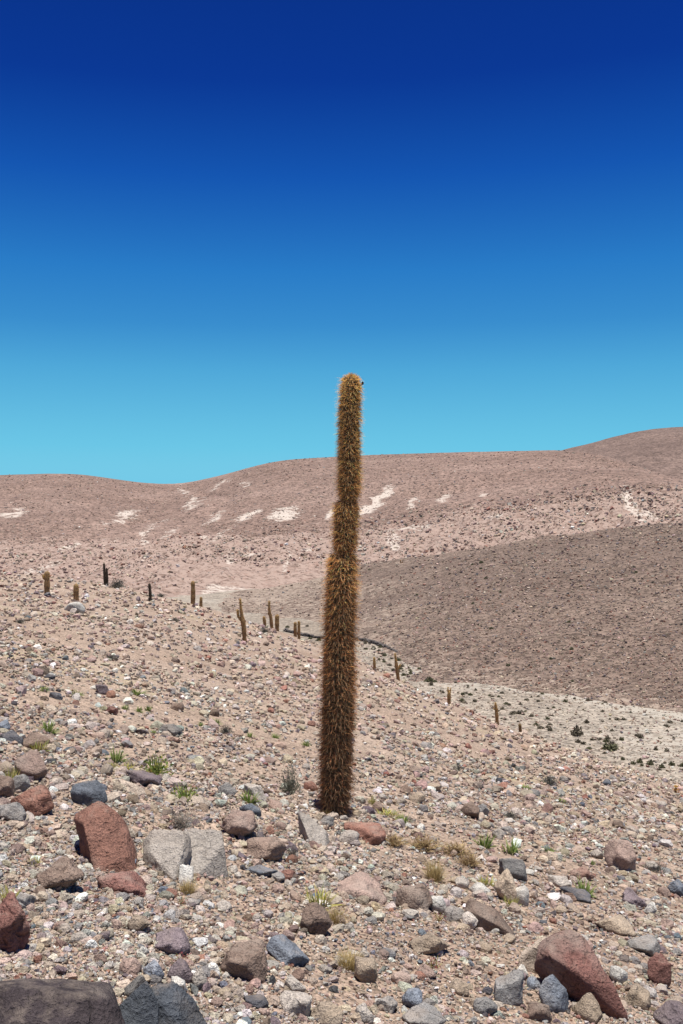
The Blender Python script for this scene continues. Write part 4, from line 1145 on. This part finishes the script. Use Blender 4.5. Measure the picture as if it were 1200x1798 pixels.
GREEN = [(0.15, 0.22, 0.05), (0.20, 0.26, 0.07), (0.25, 0.28, 0.10)]
YGREEN = [(0.38, 0.35, 0.09), (0.26, 0.29, 0.08), (0.46, 0.38, 0.14)]
GREYG = [(0.20, 0.20, 0.15), (0.16, 0.165, 0.12), (0.26, 0.25, 0.19)]
DKGREY = [(0.11, 0.105, 0.095), (0.15, 0.14, 0.12), (0.085, 0.085, 0.07)]
STRAW = [(0.45, 0.34, 0.15), (0.36, 0.26, 0.11), (0.52, 0.42, 0.22)]
RUST = [(0.30, 0.20, 0.11), (0.24, 0.15, 0.085), (0.38, 0.28, 0.16)]
OLIVE = [(0.12, 0.13, 0.05), (0.16, 0.16, 0.07), (0.09, 0.10, 0.04)]

pr = np.random.default_rng(77)
PLANT = {}
def proto(key, data): PLANT[key] = [new_mesh(key, *q[:2], {'tint': q[2]}, False, M_LEAF) for q in data]
proto('green_weed', [blades(80, 0.55, 0.07, 0.24, 0.75, GREEN, pr, 0.5) for _ in range(3)])         # unit size: 1 m wide clump
proto('yellow_weed', [blades(80, 0.5, 0.05, 0.3, 0.75, YGREEN, pr, 0.5) for _ in range(2)])
proto('leafy_weed', [join([blades(26, 0.6, 0.06, 0.12, 0.55, GREEN, pr, 0.3), leafy(260, 0.48, 0.10, GREEN + YGREEN[:2], pr, 12, 0.9)]) for _ in range(2)])
proto('grey_bush', [join([twiggy(50, 0.5, DKGREY, pr, 0.018), leafy(420, 0.48, 0.055, DKGREY + GREYG[1:2], pr, 14)]) for _ in range(3)])
proto('sage_bush', [join([twiggy(60, 0.55, GREYG, pr, 0.016), leafy(420, 0.5, 0.06, GREYG, pr, 14, 1.2)]) for _ in range(2)])
proto('dry_twigs', [twiggy(60, 0.55, [(0.20, 0.17, 0.14), (0.28, 0.25, 0.21)], pr, 0.014) for _ in range(2)])
proto('grass_tuft', [blades(420, 0.60, 0.014, 0.22, 0.55, STRAW, pr, 0.55) for _ in range(2)])
proto('dry_weed', [twiggy(110, 0.5, RUST + STRAW[:1], pr, 0.02) for _ in range(3)])
proto('red_weed', [join([blades(14, 0.5, 0.03, 0.2, 0.5, YGREEN, pr, 0.4), leafy(90, 0.42, 0.07, [(0.24, 0.06, 0.07), (0.30, 0.10, 0.10), (0.20, 0.12, 0.06)], pr, 12, 1.0)]) for _ in range(2)])
proto('valley_bush', [leafy(190, 0.5, 0.26, [(0.15, 0.15, 0.085), (0.19, 0.18, 0.11), (0.115, 0.115, 0.065)], pr, 8) for _ in range(3)])
proto('valley_dry_bush', [leafy(170, 0.5, 0.24, [(0.15, 0.125, 0.085), (0.19, 0.165, 0.12), (0.11, 0.095, 0.07)], pr, 8) for _ in range(3)])

def plant(key, px, py, w, h, label, cat='plant', group=None, hf=S_HILL, name=None):
    """px, py: the plant's foot in the photograph; w, h its size there"""
    x, y, z, d = hf.foot(px, py)
    if d != d: return None
    ms = PLANT[key]
    o = link(name or key, ms[pr.integers(0, len(ms))], label=label, cat=cat, group=group)
    k = d / FPX
    o.location = (x, y, z); f_ = 1.25 if hf is S_HILL else 1.0
    o.scale = (w * k * f_, w * k * f_, h * k * 1.75)
    o.rotation_euler = (0, 0, pr.uniform(0, 6.28))
    return o

GW = 'green weeds on the near slope'
for px, py, w, h, lab in [(203, 1338, 34, 30, 'spiky green weed tuft standing alone behind the blue grey boulder'), (86, 1285, 34, 24, 'low green weed beside the brown slab'),
                          (325, 1410, 44, 40, 'bright green weed clump behind dry grey twigs'), (437, 1409, 34, 26, 'green weed between the pale upright rock and grey rounded rock'),
                          (852, 1488, 32, 32, 'spiky grey green weed beside a rounder green weed'), (897, 1498, 38, 28, 'round green weed right of the spiky one'),
                          (1025, 1572, 36, 34, 'green weed behind the dark thin slab'), (706, 1448, 24, 26, 'small green weed right of the tall cactus foot'), (962, 1496, 20, 14, 'small green weed uphill of the pale flat rock'),
                          (275, 1360, 46, 40, 'leafy green weed behind the purplish flat rock')]:
    plant('leafy_weed' if w > 40 else 'green_weed', px, py, w, h, lab)
for px, py, w, h in [(77, 1214, 18, 12), (134, 1222, 20, 15), (240, 1220, 26, 14), (219, 1245, 14, 10), (245, 1250, 16, 12), (260, 1248, 14, 13), (379, 1272, 20, 13), (352, 1275, 12, 10), (440, 1294, 16, 10),
                     (484, 1296, 18, 10), (537, 1310, 16, 12), (411, 1336, 11, 11), (920, 1385, 24, 8), (985, 1408, 18, 8), (268, 1287, 12, 6), (1040, 1520, 12, 12)]:
    q = min(NAMED, key=lambda t: math.hypot(px - t[0], (py - t[1]) * 2))
    plant('green_weed', px, py, w, h, 'small green weed sprouting on the slope nearest the ' + q[2], group=GW)
for px, py, w, h, lab in [(195, 1350, 22, 18, 'yellow green weed in front of the spiky green tuft'), (222, 1352, 30, 16, 'low yellowish weed beside the leafy green weed'), (560, 1590, 56, 44, 'straggly yellow green weed behind the brown egg boulder'),
                          (18, 1585, 40, 40, 'yellow green weed by the dark red lava boulder'), (855, 1555, 34, 22, 'yellow weed left of the upright cream boulder'), (896, 1592, 30, 26, 'golden weed in front of the upright cream boulder'),
                          (653, 1412, 14, 20, 'thin yellow weed at the right of the tall cactus foot'), (680, 1432, 40, 14, 'low yellow green weed behind the low reddish rock'), (22, 1375, 30, 40, 'dry yellow weed between round stone and grey wedge'),
                          (68, 1318, 34, 30, 'dry yellow weed before the brown slab'), (60, 1520, 22, 22, 'sparse yellow weed beside the long brown pitted rock')]:
    plant('yellow_weed', px, py, w, h, lab)
for px, py, w, h, lab in [(397, 1288, 24, 18, 'round dark grey bush alone on the middle slope'), (195, 1158, 30, 13, 'low grey bush on the upper slope'), (206, 1032, 30, 22, 'spreading grey bush beside the dead twin cactus'),
                          (283, 1037, 20, 8, 'low grey bush on the ridge near the thin dead trunk'), (803, 1352, 22, 14, 'dark grey bush halfway down the open slope'), (965, 1378, 38, 20, 'wide dark bush pair low on the open slope'),
                          (1150, 1530, 34, 20, 'dark grey bush right of the pinkish pointed rock'), (897, 1437, 26, 16, 'dark bush right of the grey and brown rock pair'), (35, 1094, 20, 10, 'grey bush high on the left slope'),
                          (308, 1092, 20, 10, 'small grey bush below the straight ridge cactus'), (465, 1112, 22, 14, 'grey bush below the cactus trio')]:
    plant('grey_bush', px, py, w, h, lab, 'bush', name='bush')
plant('sage_bush', 510, 1394, 38, 50, 'upright grey green bush left of the tall cactus', 'bush', name='bush')
plant('dry_twigs', 320, 1458, 66, 40, 'leafless grey twigs behind the split pale boulder', 'bush', name='dry_bush')
plant('dry_twigs', 515, 1508, 28, 28, 'thin dark twigs beside the brown flat topped rock', 'bush', name='dry_bush')
plant('grass_tuft', 763, 1546, 46, 42, 'golden round tussock of dry grass', 'grass', name='grass_tuft')
plant('grass_tuft', 576, 1430, 26, 12, 'low straw litter round the foot of the tall cactus', 'grass', name='grass_tuft')
plant('grass_tuft', 612, 1700, 56, 34, 'sparse straw coloured grass left of the tan egg stone', 'grass', name='grass_tuft')
plant('grass_tuft', 590, 1620, 40, 32, 'dry straw grass beside the brown egg boulder', 'grass', name='grass_tuft')
plant('grass_tuft', 330, 1570, 36, 28, 'dry straw grass below the white sliver', 'grass', name='grass_tuft')
for px, py, w, h, lab in [(690, 1484, 56, 20, 'rusty dry weed mat next to the low reddish rock'), (745, 1492, 74, 26, 'rusty dry weed mat, middle and widest of a row'), (800, 1500, 70, 24, 'rusty dry weed mat behind the golden tussock'), (825, 1520, 50, 24, 'rusty dry weed mat nearest the greenish split rock')]:
    plant('dry_weed', px, py, w, h, lab)
for px, py, w, h, lab in [(770, 1618, 30, 22, 'small dark red weed below the white stone'), (760, 1700, 40, 32, 'reddish weed in front of the wide tan grey rock'), (430, 1560, 22, 16, 'reddish weed below the thin blue slab'), (320, 1590, 30, 22, 'reddish dry weed below the white sliver stone'), (320, 1690, 44, 20, 'brownish red weed below the pinkish wedge')]:
    plant('red_weed', px, py, w, h, lab)

# valley floor bushes, one by one
VB = 'bushes dotted over the valley floor'
plant('valley_bush', 1072, 1316, 30, 13, 'widest dark bush on the valley floor', 'bush', hf=S_VALLEY, name='bush')
plant('valley_dry_bush', 1014, 1292, 20, 20, 'tall dry bush on the pale valley floor', 'bush', hf=S_VALLEY, name='bush')
plant('valley_bush', 755, 1197, 16, 10, 'dark green bush at the foot of the brown hill', 'bush', hf=S_VALLEY, name='bush')
for px, py, s in [(1142, 1343, 17), (1127, 1345, 9), (1162, 1348, 14), (1180, 1344, 14), (1198, 1346, 14), (1112, 1342, 12), (1094, 1334, 10), (1065, 1303, 14), (1092, 1300, 12)]:
    plant('valley_bush', px, py, s * 0.75, s * 0.6, 'small green bush in the cluster on the near valley floor', 'bush', VB, S_VALLEY, 'bush')
g = np.random.default_rng(3)
cnt = 0
VMARK = [(1072, 1316, 'widest dark bush'), (1014, 1292, 'tall dry bush'), (789, 1238, 'eared cactus'), (873, 1271, 'leaning cactus'), (914, 1280, 'cactus stump'), (700, 1194, 'forked cactus'), (755, 1197, 'hill foot bush'), (1142, 1343, 'green bush cluster'), (1187, 1393, 'lone tiny cactus')]
while cnt < 150:
    px = g.uniform(640, 1290); lo = 1172 + (px - 720) * 0.17; hi = np.interp(px, [640, 700, 800, 900, 1000, 1100, 1200, 1300], [1140, 1186, 1232, 1276, 1308, 1338, 1366, 1392])
    if hi - lo < 4: lo = hi - 20
    py = g.uniform(lo, hi)
    if fbm(np.array([px / 60.0]), np.array([py / 25.0]), octs=2)[0] < -0.25: continue
    x, y, z, d = S_VALLEY.foot(px, py)
    if h_brown(np.array([x]), np.array([y]))[0] > z or h_hillside(np.array([x]), np.array([y]))[0] > z: continue
    s = g.uniform(5, 13) * (0.7 + 0.3 * (py - 1170) / 180)
    k = 'valley_dry_bush' if g.random() < 0.72 else 'valley_bush'
    plant(k, px, py, s, s * g.uniform(0.45, 0.8), ('small dry grey' if k == 'valley_dry_bush' else 'small olive') + ' bush on the sandy valley floor nearest the ' + min(VMARK, key=lambda q: math.hypot(px - q[0], 2 * (py - q[1])))[2], 'bush', VB, S_VALLEY, 'bush')
    cnt += 1
for px, py, s in [(655, 1128, 9), (668, 1137, 8), (705, 1150, 9), (722, 1160, 8), (715, 1140, 9), (735, 1140, 7), (648, 1122, 7), (690, 1128, 8), (640, 1105, 7), (700, 1160, 10), (675, 1163, 8), (688, 1157, 7), (560, 1125, 10), (545, 1122, 8), (400, 1065, 10), (410, 1067, 10), (392, 1063, 8), (420, 1063, 8), (540, 1100, 6), (505, 1102, 8)]:
    plant('valley_bush' if s > 7 else 'valley_dry_bush', px, py, s, s * 0.55, 'yellow olive bush growing along the stone wall in the upper valley', 'bush', 'bushes along the stone wall', S_VALLEY, 'bush')
# dark shrubs on the brown hill
cnt = 0
while cnt < 70:
    px = g.uniform(600, 1280); py = g.uniform(985, 1235)
    x, y, z, d = [float(q[0]) for q in S_BROWN.cast(px, py)]
    if d != d or z < VALLEY + 0.6: continue
    s = g.uniform(4.5, 8.5)
    plant('valley_bush' if g.random() < 0.4 else 'grey_bush', px, py, s, s * 0.6, 'small dark shrub on the brown hill ' + ('near its crest' if z > -9 else 'midway up its side' if z > -16 else 'low near its foot'), 'shrub', 'shrubs on the brown hill', S_BROWN, 'shrub')
    cnt += 1

# ------------------------------------------------------------------ near-black stones stacked as a low wall in the valley
bank = bpy.data.objects.new('stone_bank', None); col.objects.link(bank)
bank['label'] = 'low dark stone wall curving across the far valley floor'; bank['category'] = 'bank'
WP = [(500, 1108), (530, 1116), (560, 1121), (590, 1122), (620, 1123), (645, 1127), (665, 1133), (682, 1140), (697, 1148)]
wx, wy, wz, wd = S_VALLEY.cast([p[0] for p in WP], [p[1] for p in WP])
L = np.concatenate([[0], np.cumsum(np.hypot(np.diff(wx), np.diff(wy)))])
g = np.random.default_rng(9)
bank.location = (wx[0], wy[0], wz[0])
bl = [new_mesh('bank_stone', *q[:2], None, False, M_ROCK) for q in SH_20[:6]]
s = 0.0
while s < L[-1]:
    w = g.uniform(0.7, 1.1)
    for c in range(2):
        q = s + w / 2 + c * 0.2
        o = link('bank_stone', bl[g.integers(0, 6)], parent=bank)
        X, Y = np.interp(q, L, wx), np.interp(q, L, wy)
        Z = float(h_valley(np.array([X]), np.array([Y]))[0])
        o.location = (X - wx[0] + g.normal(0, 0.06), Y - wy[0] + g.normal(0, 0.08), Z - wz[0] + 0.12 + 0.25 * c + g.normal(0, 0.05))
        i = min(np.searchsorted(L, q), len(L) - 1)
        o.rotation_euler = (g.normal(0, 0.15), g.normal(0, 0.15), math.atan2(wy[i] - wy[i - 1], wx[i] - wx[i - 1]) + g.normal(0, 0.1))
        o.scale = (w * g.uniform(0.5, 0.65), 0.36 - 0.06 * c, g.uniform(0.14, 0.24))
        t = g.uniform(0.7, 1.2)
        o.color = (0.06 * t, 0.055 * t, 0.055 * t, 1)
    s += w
